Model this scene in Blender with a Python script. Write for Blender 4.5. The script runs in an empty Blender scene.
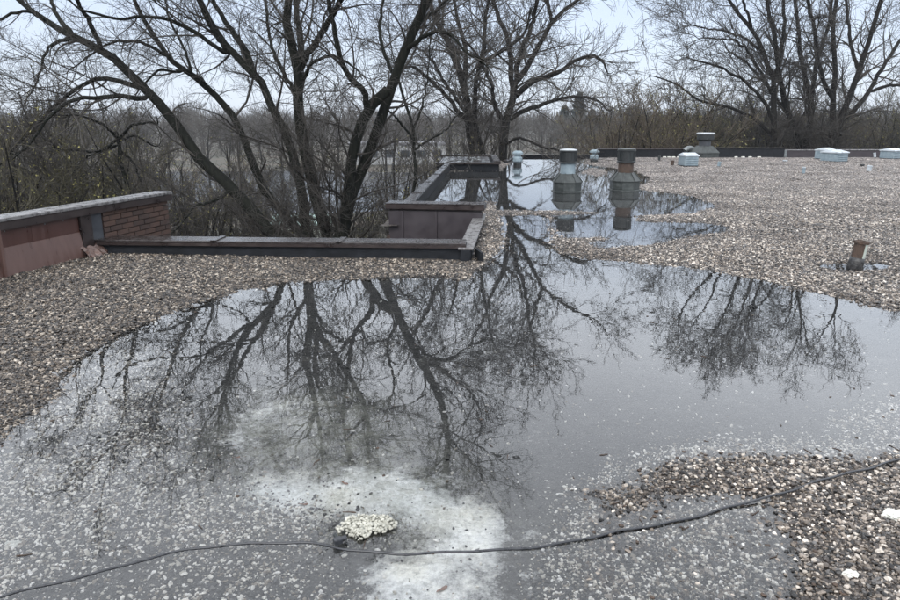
import bpy, math, random
import numpy as np
from mathutils import Vector, Matrix

# ------------------------------------------------------------------ camera, world, sun, exposure
F_PX = 680.0; PITCH = math.radians(14.8); CAMZ = 1.6
scene = bpy.context.scene
cam_d = bpy.data.cameras.new("camera"); cam = bpy.data.objects.new("camera", cam_d)
scene.collection.objects.link(cam)
cam_d.sensor_width = 36.0; cam_d.lens = 36.0 * F_PX / 900.0
cam_d.clip_start = 0.05; cam_d.clip_end = 6000
cam.location = (0, 0, CAMZ); cam.rotation_euler = (math.radians(90) - PITCH, 0, 0)
scene.camera = cam

SUN_EL, SUN_AZ = math.radians(42), math.radians(200)
world = bpy.data.worlds.new("World"); scene.world = world; world.use_nodes = True
wt = world.node_tree; wt.nodes.clear()
def wn(t, **k):
    n = wt.nodes.new(t)
    for a, b in k.items(): setattr(n, a, b)
    return n
w_out = wn('ShaderNodeOutputWorld'); w_bg = wn('ShaderNodeBackground'); w_bg.inputs['Strength'].default_value = 0.1
w_sky = wn('ShaderNodeTexSky', sky_type='NISHITA', sun_disc=False, sun_elevation=SUN_EL, sun_rotation=SUN_AZ)
w_tc = wn('ShaderNodeTexCoord'); w_sep = wn('ShaderNodeSeparateXYZ')
w_max = wn('ShaderNodeMath', operation='MAXIMUM'); w_max.inputs[1].default_value = 0.0
w_ramp = wn('ShaderNodeValToRGB')       # overcast cloud layer, about twice as bright overhead as at the horizon
e = w_ramp.color_ramp.elements
e[0].position = 0.0; e[0].color = (0.255, 0.283, 0.325, 1)
e[1].position = 1.0; e[1].color = (0.66, 0.685, 0.73, 1)
for p_, c_ in ((.15, (.235, .27, .335)), (.22, (.50, .54, .60)), (.32, (.73, .765, .82)), (.52, (.68, .71, .76))):
    q_ = e.new(p_); q_.color = (*c_, 1)
w_n = wn('ShaderNodeTexNoise'); w_n.inputs['Scale'].default_value = 1.6; w_n.inputs['Detail'].default_value = 5
w_map = wn('ShaderNodeMapping'); w_map.inputs['Scale'].default_value = (1, 1, 2.6)
w_mr = wn('ShaderNodeMapRange'); w_mr.inputs[1].default_value = 0.3; w_mr.inputs[2].default_value = 0.7
w_mr.inputs[3].default_value = 8.9; w_mr.inputs[4].default_value = 10.4
w_mul = wn('ShaderNodeVectorMath', operation='SCALE')
w_mix = wn('ShaderNodeMix', data_type='RGBA'); w_mix.inputs[0].default_value = 0.93
L = wt.links.new
L(w_tc.outputs['Generated'], w_sep.inputs[0]); L(w_sep.outputs['Z'], w_max.inputs[0]); L(w_max.outputs[0], w_ramp.inputs[0])
L(w_tc.outputs['Generated'], w_map.inputs[0]); L(w_map.outputs[0], w_n.inputs['Vector']); L(w_n.outputs[0], w_mr.inputs[0])
L(w_ramp.outputs[0], w_mul.inputs[0]); L(w_mr.outputs[0], w_mul.inputs['Scale'])
L(w_sky.outputs[0], w_mix.inputs[6]); L(w_mul.outputs[0], w_mix.inputs[7])
L(w_mix.outputs[2], w_bg.inputs[0]); L(w_bg.outputs[0], w_out.inputs[0])

sun_d = bpy.data.lights.new("sun", 'SUN'); sun_d.energy = 0.7; sun_d.angle = math.radians(25); sun_d.color = (1, .97, .93)
sun = bpy.data.objects.new("sun", sun_d); scene.collection.objects.link(sun)
sun.rotation_euler = (math.pi/2 - SUN_EL, 0, math.pi - SUN_AZ)
vs = scene.view_settings; vs.view_transform = 'Standard'; vs.look = 'None'; vs.gamma = 1; vs.exposure = 1.65

# ------------------------------------------------------------------ helpers
rng = np.random.default_rng(7); random.seed(7)
COL = scene.collection
GZ = -4.2                                  # ground level below the roof
ct, st = math.cos(PITCH), math.sin(PITCH)
def ray(px, py):
    u = (px-450)/F_PX; v = (300-py)/F_PX
    return np.array([u, ct+v*st, -st+v*ct])
def at(px, py, z=0.0):                     # where a sight line meets height z
    d = ray(px, py); t = (z-CAMZ)/d[2]
    return np.array([d[0]*t, d[1]*t, z])
def atY(px, py, Y):                        # where a sight line meets distance Y
    d = ray(px, py); t = Y/d[1]
    return np.array([d[0]*t, Y, CAMZ+d[2]*t])

def mesh_np(name, V, Fq, smooth=False):
    V = np.asarray(V, dtype=np.float32); Fq = np.asarray(Fq, dtype=np.int32)
    me = bpy.data.meshes.new(name); k = Fq.shape[1]
    me.vertices.add(len(V)); me.vertices.foreach_set('co', V.ravel())
    me.loops.add(Fq.size); me.loops.foreach_set('vertex_index', Fq.ravel())
    me.polygons.add(len(Fq)); me.polygons.foreach_set('loop_start', np.arange(0, Fq.size, k, dtype=np.int32))
    me.polygons.foreach_set('loop_total', np.full(len(Fq), k, dtype=np.int32))
    if smooth: me.polygons.foreach_set('use_smooth', np.ones(len(Fq), dtype=bool))
    me.update(calc_edges=True)
    return me
def link(name, me, mat, parent=None, loc=None, rot=None):
    o = bpy.data.objects.new(name, me); COL.objects.link(o)
    if mat and me and not me.materials: me.materials.append(mat)
    if loc is not None: o.location = loc
    if rot is not None: o.rotation_euler = rot
    if parent: o.parent = parent
    return o
def tag(o, label, cat, group=None):
    o['label'] = label; o['category'] = cat
    if group: o['group'] = group
    return o
def thing(name, label, cat, loc=(0, 0, 0), rz=0.0, group=None):
    o = bpy.data.objects.new(name, None); COL.objects.link(o); o.empty_display_size = .2
    o.location = loc; o.rotation_euler = (0, 0, rz)
    return tag(o, label, cat, group)

class MB:                                   # collects faces, builds ONE mesh object
    def __init__(s): s.v = []; s.f = []
    def add(s, vs_, fs):
        b = len(s.v); s.v += [tuple(map(float, p)) for p in vs_]; s.f += [tuple(i+b for i in f) for f in fs]; return s
    def box(s, c, d, rz=0, M=None):
        x, y, z = d[0]/2, d[1]/2, d[2]/2
        P = [(-x,-y,-z),(x,-y,-z),(x,y,-z),(-x,y,-z),(-x,-y,z),(x,-y,z),(x,y,z),(-x,y,z)]
        R = M or Matrix.Rotation(rz, 3, 'Z')
        P = [tuple(R @ Vector(p) + Vector(c)) for p in P]
        return s.add(P, [(0,3,2,1),(4,5,6,7),(0,1,5,4),(1,2,6,5),(2,3,7,6),(3,0,4,7)])
    def rings(s, prof, n=24, ph=0, c=(0, 0, 0), cap=True, sq=1.0):
        P = []; Fc = []
        for (r, z) in prof:
            for i in range(n):
                a = ph+2*math.pi*i/n
                P.append((c[0]+r*math.cos(a), c[1]+r*math.sin(a)*sq, c[2]+z))
        for j in range(len(prof)-1):
            for i in range(n):
                k = (i+1) % n
                Fc.append((j*n+i, j*n+k, (j+1)*n+k, (j+1)*n+i))
        if cap:
            Fc.append(tuple(reversed(range(n)))); Fc.append(tuple((len(prof)-1)*n+i for i in range(n)))
        return s.add(P, Fc)
    def build(s, name, mat, parent=None, bevel=0, smooth=False, loc=None, rot=None, seg=1):
        me = bpy.data.meshes.new(name); me.from_pydata(s.v, [], s.f); me.update()
        if smooth:
            for p in me.polygons: p.use_smooth = True
        o = link(name, me, mat, parent, loc, rot)
        if bevel:
            m = o.modifiers.new('bevel', 'BEVEL'); m.width = bevel; m.segments = seg; m.limit_method = 'ANGLE'
            m.angle_limit = math.radians(35)
        return o

def tube_batch(P, R, n):
    """P (N,L,3), R (N,L) -> verts, quads"""
    N, Ln, _ = P.shape
    T = np.empty_like(P); T[:, 1:-1] = P[:, 2:]-P[:, :-2]; T[:, 0] = P[:, 1]-P[:, 0]; T[:, -1] = P[:, -1]-P[:, -2]
    T /= np.linalg.norm(T, axis=2, keepdims=True)+1e-9
    m = T.mean(axis=1); ref = np.zeros((N, 3)); k = np.argmin(np.abs(m), axis=1); ref[np.arange(N), k] = 1
    U = np.cross(T, ref[:, None, :]); U /= np.linalg.norm(U, axis=2, keepdims=True)+1e-9
    W = np.cross(T, U)
    a = np.arange(n)*2*math.pi/n
    V = P[:, :, None, :]+R[:, :, None, None]*(np.cos(a)[None, None, :, None]*U[:, :, None, :]+np.sin(a)[None, None, :, None]*W[:, :, None, :])
    idx = np.arange(N*Ln*n).reshape(N, Ln, n); nx = np.roll(idx, -1, axis=2)
    Fq = np.stack([idx[:, :-1], nx[:, :-1], nx[:, 1:], idx[:, 1:]], axis=-1).reshape(-1, 4)
    return V.reshape(-1, 3), Fq
def tubes(name, batches, mat, parent, smooth=True, as_mesh=False):
    Vs, Fs, b = [], [], 0
    for (P, R, n) in batches:
        v, f = tube_batch(P, R, n); Vs.append(v); Fs.append(f+b); b += len(v)
    me = mesh_np(name, np.concatenate(Vs), np.concatenate(Fs), smooth)
    if mat: me.materials.append(mat)
    if as_mesh: return me
    return link(name, me, None, parent)

def catmull(pts, n):
    pts = np.asarray(pts, float)
    if len(pts) == 2: pts = np.array([pts[0], (pts[0]+pts[1])/2, pts[1]])
    P = np.vstack([2*pts[0]-pts[1], pts, 2*pts[-1]-pts[-2]])
    seg = np.linalg.norm(np.diff(pts, axis=0), axis=1); cum = np.concatenate([[0], np.cumsum(seg)])
    out = []
    for s_ in np.linspace(0, cum[-1], n):
        i = min(np.searchsorted(cum, s_, side='right')-1, len(pts)-2); t = (s_-cum[i])/max(seg[i], 1e-9)
        p0, p1, p2, p3 = P[i], P[i+1], P[i+2], P[i+3]
        out.append(.5*((2*p1)+(-p0+p2)*t+(2*p0-5*p1+4*p2-p3)*t*t+(-p0+3*p1-3*p2+p3)*t**3))
    return np.array(out)

def nrm(v): return v/(np.linalg.norm(v, axis=-1, keepdims=True)+1e-9)
def grow(S, D, Ln, r0, r1, npts, wander, trop, sag=0.0):
    """vectorised branches: sag < 0 droops first and turns up again"""
    N = len(S); P = np.empty((N, npts, 3)); P[:, 0] = S; d = nrm(D).copy(); step = (Ln/(npts-1))[:, None]
    curl = rng.normal(0, wander, (N, 3))
    for i in range(1, npts):
        t = i/(npts-1)
        curl = .6*curl+rng.normal(0, wander, (N, 3))
        d = d+curl; d[:, 2] += trop+sag*(1-2*t)
        d = nrm(d); P[:, i] = P[:, i-1]+d*step
    tt = np.linspace(0, 1, npts)[None, :]
    R = r0[:, None]*(1-tt)+np.maximum(r1, .0)*tt
    return P, R
def kids(P, R, k, t0, t1, ang, lr, rr, rmax=1e9, jit=.35):
    N, Ln, _ = P.shape
    plen = np.linalg.norm(np.diff(P, axis=1), axis=2).sum(1)
    t = t0+(t1-t0)*((np.arange(k)[None, :]+rng.random((N, k)))/k)
    x = t*(Ln-1); i = np.clip(x.astype(int), 0, Ln-2); f = (x-i)[..., None]
    ar = np.arange(N)[:, None]
    S = P[ar, i]*(1-f)+P[ar, i+1]*f; T = nrm(P[ar, i+1]-P[ar, i])
    r = (R[ar, i]*(1-f[..., 0])+R[ar, i+1]*f[..., 0])*rr
    S = S.reshape(-1, 3); T = T.reshape(-1, 3); r = np.minimum(r.reshape(-1), rmax)
    A = nrm(np.cross(T, nrm(rng.normal(size=T.shape))))
    th = ang+rng.normal(0, jit*ang, len(T))
    D = np.cos(th)[:, None]*T+np.sin(th)[:, None]*A
    Ln_ = (plen[:, None]*lr*(1.15-.75*t)).reshape(-1)*rng.uniform(.6, 1.3, len(T))
    return S, D, Ln_, r

def kids_d(P, R, dens, t0, t1, ang, lr, rr, rmax=1e9, jit=.35, labs=None):
    """children spaced per metre of branch; labs = (lo, hi) absolute lengths"""
    plen = np.linalg.norm(np.diff(P, axis=1), axis=2).sum(1); k = max(1, int(math.ceil(np.percentile(plen, 97)*dens)))
    S, D, Ln_, r = kids(P, R, k, t0, t1, ang, lr, rr, rmax, jit)
    pr = np.repeat(np.clip(plen*dens/k, 0, 1), k); keep = rng.random(len(S)) < pr
    if labs: 
        tt = np.tile((np.arange(k)+.5)/k, len(P)); Ln_ = rng.uniform(labs[0], labs[1], len(S))*(1.15-.55*tt)
    return S[keep], D[keep], Ln_[keep], r[keep]

# ------------------------------------------------------------------ materials
def new_mat(name):
    m = bpy.data.materials.new(name); m.use_nodes = True; nt = m.node_tree
    b = nt.nodes['Principled BSDF']; return m, nt, b
def N_(nt, t, **k):
    n = nt.nodes.new(t)
    for a, b in k.items(): setattr(n, a, b)
    return n
def ramp(nt, src, stops, interp='LINEAR'):
    r = N_(nt, 'ShaderNodeValToRGB'); r.color_ramp.interpolation = interp; el = r.color_ramp.elements
    el[0].position = stops[0][0]; el[0].color = (*stops[0][1], 1); el[1].position = stops[-1][0]; el[1].color = (*stops[-1][1], 1)
    for p, c in stops[1:-1]: x = el.new(p); x.color = (*c, 1)
    nt.links.new(src, r.inputs[0]); return r
def surf(name, c1, c2, scale=8, rough=.6, metal=0, bump=.2, bscale=60, c3=None, thr=(.35, .65), rvar=.15, stretch=(1, 1, 1), obj=True):
    m, nt, b = new_mat(name); lk = nt.links.new
    tc = N_(nt, 'ShaderNodeTexCoord'); mp = N_(nt, 'ShaderNodeMapping'); mp.inputs['Scale'].default_value = stretch
    lk(tc.outputs['Object'], mp.inputs[0])
    n = N_(nt, 'ShaderNodeTexNoise'); n.inputs['Scale'].default_value = scale; n.inputs['Detail'].default_value = 7; n.inputs['Roughness'].default_value = .65
    lk(mp.outputs[0], n.inputs['Vector'])
    st_ = [(thr[0], c1), (thr[1], c2)]
    if c3: st_.append((min(thr[1]+.12, 1), c3))
    r = ramp(nt, n.outputs[0], st_)
    lk(r.outputs[0], b.inputs['Base Color'])
    n2 = N_(nt, 'ShaderNodeTexNoise'); n2.inputs['Scale'].default_value = bscale; n2.inputs['Detail'].default_value = 4
    lk(mp.outputs[0], n2.inputs['Vector'])
    bp = N_(nt, 'ShaderNodeBump'); bp.inputs['Strength'].default_value = bump; bp.inputs['Distance'].default_value = .01
    lk(n2.outputs[0], bp.inputs['Height']); lk(bp.outputs[0], b.inputs['Normal'])
    mr = N_(nt, 'ShaderNodeMapRange'); mr.inputs[1].default_value = .3; mr.inputs[2].default_value = .7
    mr.inputs[3].default_value = max(rough-rvar, .03); mr.inputs[4].default_value = min(rough+rvar, 1)
    lk(n.outputs[0], mr.inputs[0]); lk(mr.outputs[0], b.inputs['Roughness'])
    b.inputs['Metallic'].default_value = metal
    return m
M = {}
M['bark'] = surf('wet_bark', (.006, .007, .006), (.020, .021, .017), 9, .85, bump=1.0, bscale=26, c3=(.022, .029, .018), stretch=(2, 2, .5)); M['bark'].node_tree.nodes['Principled BSDF'].inputs['Specular IOR Level'].default_value = .1
M['bark_far'] = surf('dark_bark', (.010, .010, .010), (.022, .020, .018), 5, .85, bump=.5, bscale=12)
M['bark_far'].node_tree.nodes['Principled BSDF'].inputs['Specular IOR Level'].default_value = .1
M['twig'] = surf('twig_bark', (.022, .019, .016), (.045, .039, .033), 3, .7, bump=0)
M['twig_tan'] = surf('tan_twigs', (.055, .043, .030), (.11, .087, .060), 1.2, .8, bump=0)
M['twig_olive'] = surf('olive_twigs', (.035, .03, .019), (.07, .064, .036), 1.2, .8, bump=0)
M['bud'] = surf('spring_buds', (.16, .14, .05), (.26, .25, .09), 2, .8, bump=0)
M['wood_far'] = surf('far_wood', (.035, .032, .028), (.07, .062, .052), .05, .9, bump=0)
M['pine'] = surf('pine_needles', (.022, .032, .03), (.045, .06, .055), 1, .8, bump=0)
M['redflash'] = surf('red_brown_flashing', (.050, .020, .015), (.064, .027, .021), 5, .4, bump=.35, bscale=6, c3=(.078, .038, .031), stretch=(3, 3, .5))
M['redflash_low'] = surf('pinkish_brown_flashing', (.088, .048, .039), (.116, .066, .055), 5, .38, bump=.35, bscale=6, stretch=(3, 3, .6))
M['crump'] = surf('crumpled_copper_flashing', (.06, .032, .025), (.16, .10, .08), 14, .33, bump=.3, bscale=40, c3=(.3, .24, .2))
def dull(m):
    m.node_tree.nodes['Principled BSDF'].inputs['Specular IOR Level'].default_value = .15; return m
M['brown_metal'] = surf('dark_brown_metal', (.018, .0125, .012), (.034, .024, .022), 6, .35, metal=.1, bump=.06, bscale=80)
M['coping'] = surf('wet_coping_metal', (.018, .014, .013), (.045, .038, .037), 9, .25, metal=.2, bump=.2, bscale=30, c3=(.14, .13, .12))
M['coping_pale'] = surf('weathered_pale_coping', (.09, .085, .083), (.22, .215, .215), 11, .3, metal=.2, bump=.25, bscale=35, c3=(.4, .4, .4))
M['membrane'] = surf('black_membrane', (.009, .010, .012), (.02, .022, .026), 7, .8, bump=.4, bscale=14); dull(M['membrane'])
M['purple'] = surf('purple_brown_cladding', (.026, .021, .024), (.038, .031, .035), 4, .45, bump=.06, bscale=20)
M['brick'] = surf('brick_face', (.05, .029, .022), (.085, .048, .035), 9, .8, bump=.6, bscale=90, c3=(.075, .055, .045))
M['brick2'] = surf('brick_face_dark', (.035, .022, .018), (.06, .036, .028), 9, .8, bump=.6, bscale=90)
M['mortar'] = surf('mortar', (.07, .06, .052), (.11, .098, .085), 20, .9, bump=.5, bscale=90)
M['slate'] = surf('grey_patch_panel', (.03, .033, .04), (.05, .055, .063), 5, .45, bump=.1)
M['galv'] = surf('weathered_galvanised', (.12, .135, .14), (.25, .27, .275), 12, .45, metal=.35, bump=.15, bscale=50, c3=(.34, .35, .35))
M['galv_dark'] = surf('dark_weathered_metal', (.02, .024, .023), (.06, .068, .066), 9, .5, metal=.2, bump=.25, bscale=30, c3=(.12, .125, .115))
M['capdark'] = surf('black_vent_cap', (.007, .009, .010), (.018, .022, .023), 9, .5, metal=.0, bump=.15)
M['rim'] = surf('pale_cap_lid', (.35, .38, .4), (.6, .62, .64), 9, .4, metal=.1, bump=.1)
M['rust'] = surf('rusty_steel', (.03, .02, .015), (.08, .05, .036), 16, .8, bump=.5, bscale=60, c3=(.26, .2, .16))
M['bluebox'] = surf('pale_blue_grey_sheet', (.17, .225, .26), (.27, .33, .36), 7, .45, metal=.15, bump=.1)
M['lid'] = surf('pale_lid_sheet', (.36, .40, .43), (.52, .56, .59), 6, .35, metal=.1, bump=.08)
M['tar'] = surf('roofing_tar', (.012, .012, .013), (.035, .033, .032), 15, .4, bump=.8, bscale=40, c3=(.2, .2, .19))
M['greenpaint'] = surf('pale_green_grey_paint', (.33, .37, .33), (.46, .5, .45), 10, .55, bump=.2)
M['cable'] = surf('black_cable', (.016, .017, .02), (.035, .037, .042), 30, .35, bump=.1)
M['salt'] = surf('white_granules', (.22, .215, .18), (.55, .54, .47), 25, .7, bump=.5, bscale=150)
M['stone_white'] = surf('pale_limestone', (.42, .42, .38), (.72, .72, .66), 30, .75, bump=.8, bscale=80)
M['leaf'] = surf('wet_brown_leaf', (.16, .08, .05), (.28, .15, .09), 30, .6, bump=.2)
M['whitewall'] = surf('pale_painted_wall', (.22, .23, .23), (.32, .32, .32), 1, .8, bump=0)
M['roofgrey'] = surf('grey_shingle_roof', (.08, .08, .085), (.14, .14, .15), 2, .8, bump=0)
M['palegreen'] = surf('pale_green_sheet_roof', (.25, .36, .33), (.34, .45, .42), 2, .6, bump=0)
M['glass'] = surf('dark_window_glass', (.02, .025, .03), (.04, .045, .05), 2, .1, bump=0)
M['carpaint'] = surf('car_paint_grey', (.3, .31, .33), (.36, .37, .39), 2, .25, metal=.4, bump=0)
M['tyre'] = surf('tyre_rubber', (.02, .02, .02), (.03, .03, .03), 2, .8, bump=0)

def water_mat(name, rough, ior, tint, bumps, bstr):
    m, nt, b = new_mat(name); nt.nodes.remove(b); lk = nt.links.new
    out = nt.nodes['Material Output']; mix = N_(nt, 'ShaderNodeMixShader'); tr = N_(nt, 'ShaderNodeBsdfTransparent'); gl = N_(nt, 'ShaderNodeBsdfGlossy')
    fr = N_(nt, 'ShaderNodeFresnel'); fr.inputs['IOR'].default_value = ior
    tr.inputs[0].default_value = (*tint, 1); gl.inputs['Roughness'].default_value = rough; gl.inputs[0].default_value = (1, 1, 1, 1)
    geo = N_(nt, 'ShaderNodeNewGeometry'); prev = None
    for sc, det in bumps:
        n = N_(nt, 'ShaderNodeTexNoise'); n.inputs['Scale'].default_value = sc; n.inputs['Detail'].default_value = det
        lk(geo.outputs['Position'], n.inputs['Vector'])
        if prev is None: prev = n.outputs[0]
        else:
            a = N_(nt, 'ShaderNodeMath', operation='ADD'); lk(prev, a.inputs[0]); lk(n.outputs[0], a.inputs[1]); prev = a.outputs[0]
    bp = N_(nt, 'ShaderNodeBump'); bp.inputs['Strength'].default_value = 1; bp.inputs['Distance'].default_value = bstr
    lk(prev, bp.inputs['Height']); lk(bp.outputs[0], gl.inputs['Normal'])
    lk(fr.outputs[0], mix.inputs[0]); lk(tr.outputs[0], mix.inputs[1]); lk(gl.outputs[0], mix.inputs[2]); lk(mix.outputs[0], out.inputs[0])
    return m
M['puddle'] = water_mat('puddle_water', .007, 1.53, (.93, .94, .95), [(1.6, 1), (7, 1)], .00035)
M['pond'] = water_mat('pond_water', .12, 1.4, (.2, .22, .22), [(.6, 3)], .01)

PAL = [(.0, (.014, .013, .012)), (.24, (.055, .046, .041)), (.40, (.125, .107, .09)), (.53, (.21, .18, .148)), (.64, (.14, .138, .137)),
       (.75, (.36, .32, .28)), (.88, (.60, .565, .51)), (.965, (.85, .82, .76))]
PAL_W = [(.0, (.03, .032, .033)), (.2, (.07, .072, .072)), (.36, (.15, .147, .138)), (.46, (.26, .225, .18)), (.62, (.54, .51, .45)), (.78, (.88, .85, .78)), (.92, (.9, .88, .84))]
def pebble_mat(name, pal, wetc=1.0):
    m, nt, b = new_mat(name); lk = nt.links.new
    oi = N_(nt, 'ShaderNodeObjectInfo'); r = ramp(nt, oi.outputs['Random'], pal, 'CONSTANT')
    n = N_(nt, 'ShaderNodeTexNoise'); n.inputs['Scale'].default_value = 2.5
    tc = N_(nt, 'ShaderNodeTexCoord'); lk(tc.outputs['Object'], n.inputs['Vector'])
    mx = N_(nt, 'ShaderNodeMix', data_type='RGBA', blend_type='MULTIPLY'); mx.inputs[0].default_value = 1
    r2 = ramp(nt, n.outputs[0], [(.3, (.7, .7, .7)), (.7, (1.1, 1.08, 1.05))])
    lk(r.outputs[0], mx.inputs[6]); lk(r2.outputs[0], mx.inputs[7])
    # wet brown gravel on the left, drier pinkish grey gravel on the right half of the roof
    sx = N_(nt, 'ShaderNodeSeparateXYZ'); lk(oi.outputs['Location'], sx.inputs[0]); mr = N_(nt, 'ShaderNodeMapRange', interpolation_type='SMOOTHSTEP')
    mr.inputs[1].default_value = -.8; mr.inputs[2].default_value = 2.2; lk(sx.outputs[0], mr.inputs[0])
    tn = N_(nt, 'ShaderNodeMix', data_type='RGBA'); lk(mr.outputs[0], tn.inputs[0]); tn.inputs[6].default_value = (.56, .52, .475, 1); tn.inputs[7].default_value = (.86, .83, .81, 1)
    m3 = N_(nt, 'ShaderNodeMix', data_type='RGBA', blend_type='MULTIPLY'); m3.inputs[0].default_value = wetc; lk(mx.outputs[2], m3.inputs[6]); lk(tn.outputs[2], m3.inputs[7])
    sy = N_(nt, 'ShaderNodeMapRange'); sy.inputs[1].default_value = 8; sy.inputs[2].default_value = 20; sy.inputs[4].default_value = .55; lk(sx.outputs[1], sy.inputs[0])
    m4 = N_(nt, 'ShaderNodeMix', data_type='RGBA'); lk(sy.outputs[0], m4.inputs[0]); lk(m3.outputs[2], m4.inputs[6]); m4.inputs[7].default_value = (.235, .215, .205, 1)
    pn = N_(nt, 'ShaderNodeTexNoise'); pn.inputs['Scale'].default_value = .9; pn.inputs['Detail'].default_value = 4; lk(oi.outputs['Location'], pn.inputs['Vector'])
    pr = ramp(nt, pn.outputs[0], [(.36, (.55, .52, .5)), (.5, (.9, .9, .9)), (.66, (1.12, 1.1, 1.08))])
    m5 = N_(nt, 'ShaderNodeMix', data_type='RGBA', blend_type='MULTIPLY'); m5.inputs[0].default_value = .9*wetc; lk(m4.outputs[2], m5.inputs[6]); lk(pr.outputs[0], m5.inputs[7])
    lk(m5.outputs[2], b.inputs['Base Color'])
    b.inputs['Roughness'].default_value = .38
    return m
M['pebble'] = pebble_mat('wet_gravel_stone', PAL)
M['pebble_w'] = pebble_mat('submerged_gravel_stone', PAL_W, 0.0)
def roof_mat():
    m, nt, b = new_mat('gravel_and_silt'); lk = nt.links.new
    geo = N_(nt, 'ShaderNodeNewGeometry'); pos = geo.outputs['Position']
    def vor(sc, feature='F1'):
        v = N_(nt, 'ShaderNodeTexVoronoi', feature=feature); v.inputs['Scale'].default_value = sc; lk(pos, v.inputs['Vector']); return v
    def noise(sc, det=5, ro=.6):
        v = N_(nt, 'ShaderNodeTexNoise'); v.inputs['Scale'].default_value = sc; v.inputs['Detail'].default_value = det
        v.inputs['Roughness'].default_value = ro; lk(pos, v.inputs['Vector']); return v
    def attr(n): a = N_(nt, 'ShaderNodeAttribute', attribute_name=n); return a.outputs['Fac']
    def math_(op, a, b_=None, c=None):
        n = N_(nt, 'ShaderNodeMath', operation=op)
        for i, q in enumerate((a, b_, c)):
            if q is None: continue
            if isinstance(q, (int, float)): n.inputs[i].default_value = q
            else: lk(q, n.inputs[i])
        return n.outputs[0]
    def mixc(f, a, c, mode='MIX'):
        n = N_(nt, 'ShaderNodeMix', data_type='RGBA', blend_type=mode)
        for i, q in ((0, f), (6, a), (7, c)):
            if isinstance(q, (int, float)): n.inputs[i].default_value = q
            elif isinstance(q, tuple): n.inputs[i].default_value = (*q, 1)
            else: lk(q, n.inputs[i])
        return n.outputs[2]
    v = vor(55); sepc = N_(nt, 'ShaderNodeSeparateColor'); lk(v.outputs['Color'], sepc.inputs[0])
    peb = ramp(nt, sepc.outputs[0], PAL, 'CONSTANT').outputs[0]
    gap = ramp(nt, v.outputs['Distance'], [(.25, (1, 1, 1)), (.62, (.22, .2, .19))]).outputs[0]
    peb = mixc(1.0, peb, gap, 'MULTIPLY')
    big = noise(.55, 4)
    peb = mixc(1.0, peb, ramp(nt, big.outputs[0], [(.35, (.78, .75, .73)), (.65, (1.12, 1.08, 1.05))]).outputs[0], 'MULTIPLY')
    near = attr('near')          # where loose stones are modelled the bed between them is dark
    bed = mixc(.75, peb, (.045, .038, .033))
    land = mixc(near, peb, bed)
    # silt under the water
    ns = noise(5, 8, .7); silt = ramp(nt, ns.outputs[0], [(.3, (.027, .027, .026)), (.55, (.054, .053, .050)), (.72, (.105, .10, .09))]).outputs[0]
    v2 = vor(120); s2 = N_(nt, 'ShaderNodeSeparateColor'); lk(v2.outputs['Color'], s2.inputs[0])
    speck = math_('MULTIPLY', math_('GREATER_THAN', s2.outputs[0], .86), math_('LESS_THAN', v2.outputs['Distance'], .38))
    silt = mixc(math_('MULTIPLY', speck, .3), silt, (.5, .49, .45))
    n3 = noise(6, 11, .8); w = attr('white')
    wf = ramp(nt, math_('ADD', w, math_('MULTIPLY', math_('SUBTRACT', n3.outputs[0], .5), 2.1)), [(.22, (0, 0, 0)), (.42, (.55, .55, .55)), (.68, (1, 1, 1))]).outputs[0]
    n6 = noise(38, 6, .8); wf = math_('MULTIPLY', wf, ramp(nt, n6.outputs[0], [(.33, (.5, .5, .5)), (.52, (1, 1, 1))]).outputs[0])
    n4 = noise(3, 4); wc = ramp(nt, n4.outputs[0], [(.35, (.84, .86, .84)), (.5, (.93, .93, .90)), (.66, (.93, .91, .82))]).outputs[0]
    silt = mixc(wf, silt, wc)
    olive = attr('olive'); of = math_('MULTIPLY', olive, ramp(nt, noise(11, 8, .75).outputs[0], [(.35, (0, 0, 0)), (.65, (1, 1, 1))]).outputs[0])
    silt = mixc(math_('MULTIPLY', of, .85), silt, (.36, .36, .30))
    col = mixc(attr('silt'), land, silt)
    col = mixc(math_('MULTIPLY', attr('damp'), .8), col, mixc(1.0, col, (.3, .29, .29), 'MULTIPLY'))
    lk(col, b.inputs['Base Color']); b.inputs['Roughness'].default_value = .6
    bp = N_(nt, 'ShaderNodeBump'); bp.inputs['Distance'].default_value = .012; bp.inputs['Strength'].default_value = .8
    hh = math_('SUBTRACT', .5, v.outputs['Distance']); lk(hh, bp.inputs['Height']); lk(bp.outputs[0], b.inputs['Normal'])
    return m
M['roof'] = roof_mat()
def ground_mat():
    m, nt, b = new_mat('winter_grass_ground'); lk = nt.links.new
    geo = N_(nt, 'ShaderNodeNewGeometry'); n = N_(nt, 'ShaderNodeTexNoise'); n.inputs['Scale'].default_value = .22; n.inputs['Detail'].default_value = 9; n.inputs['Roughness'].default_value = .7
    lk(geo.outputs['Position'], n.inputs['Vector'])
    r = ramp(nt, n.outputs[0], [(.3, (.02, .018, .013)), (.48, (.04, .038, .024)), (.6, (.065, .048, .035)), (.74, (.16, .155, .14))])
    lk(r.outputs[0], b.inputs['Base Color']); b.inputs['Roughness'].default_value = .9; return m
M['ground'] = ground_mat()

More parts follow.
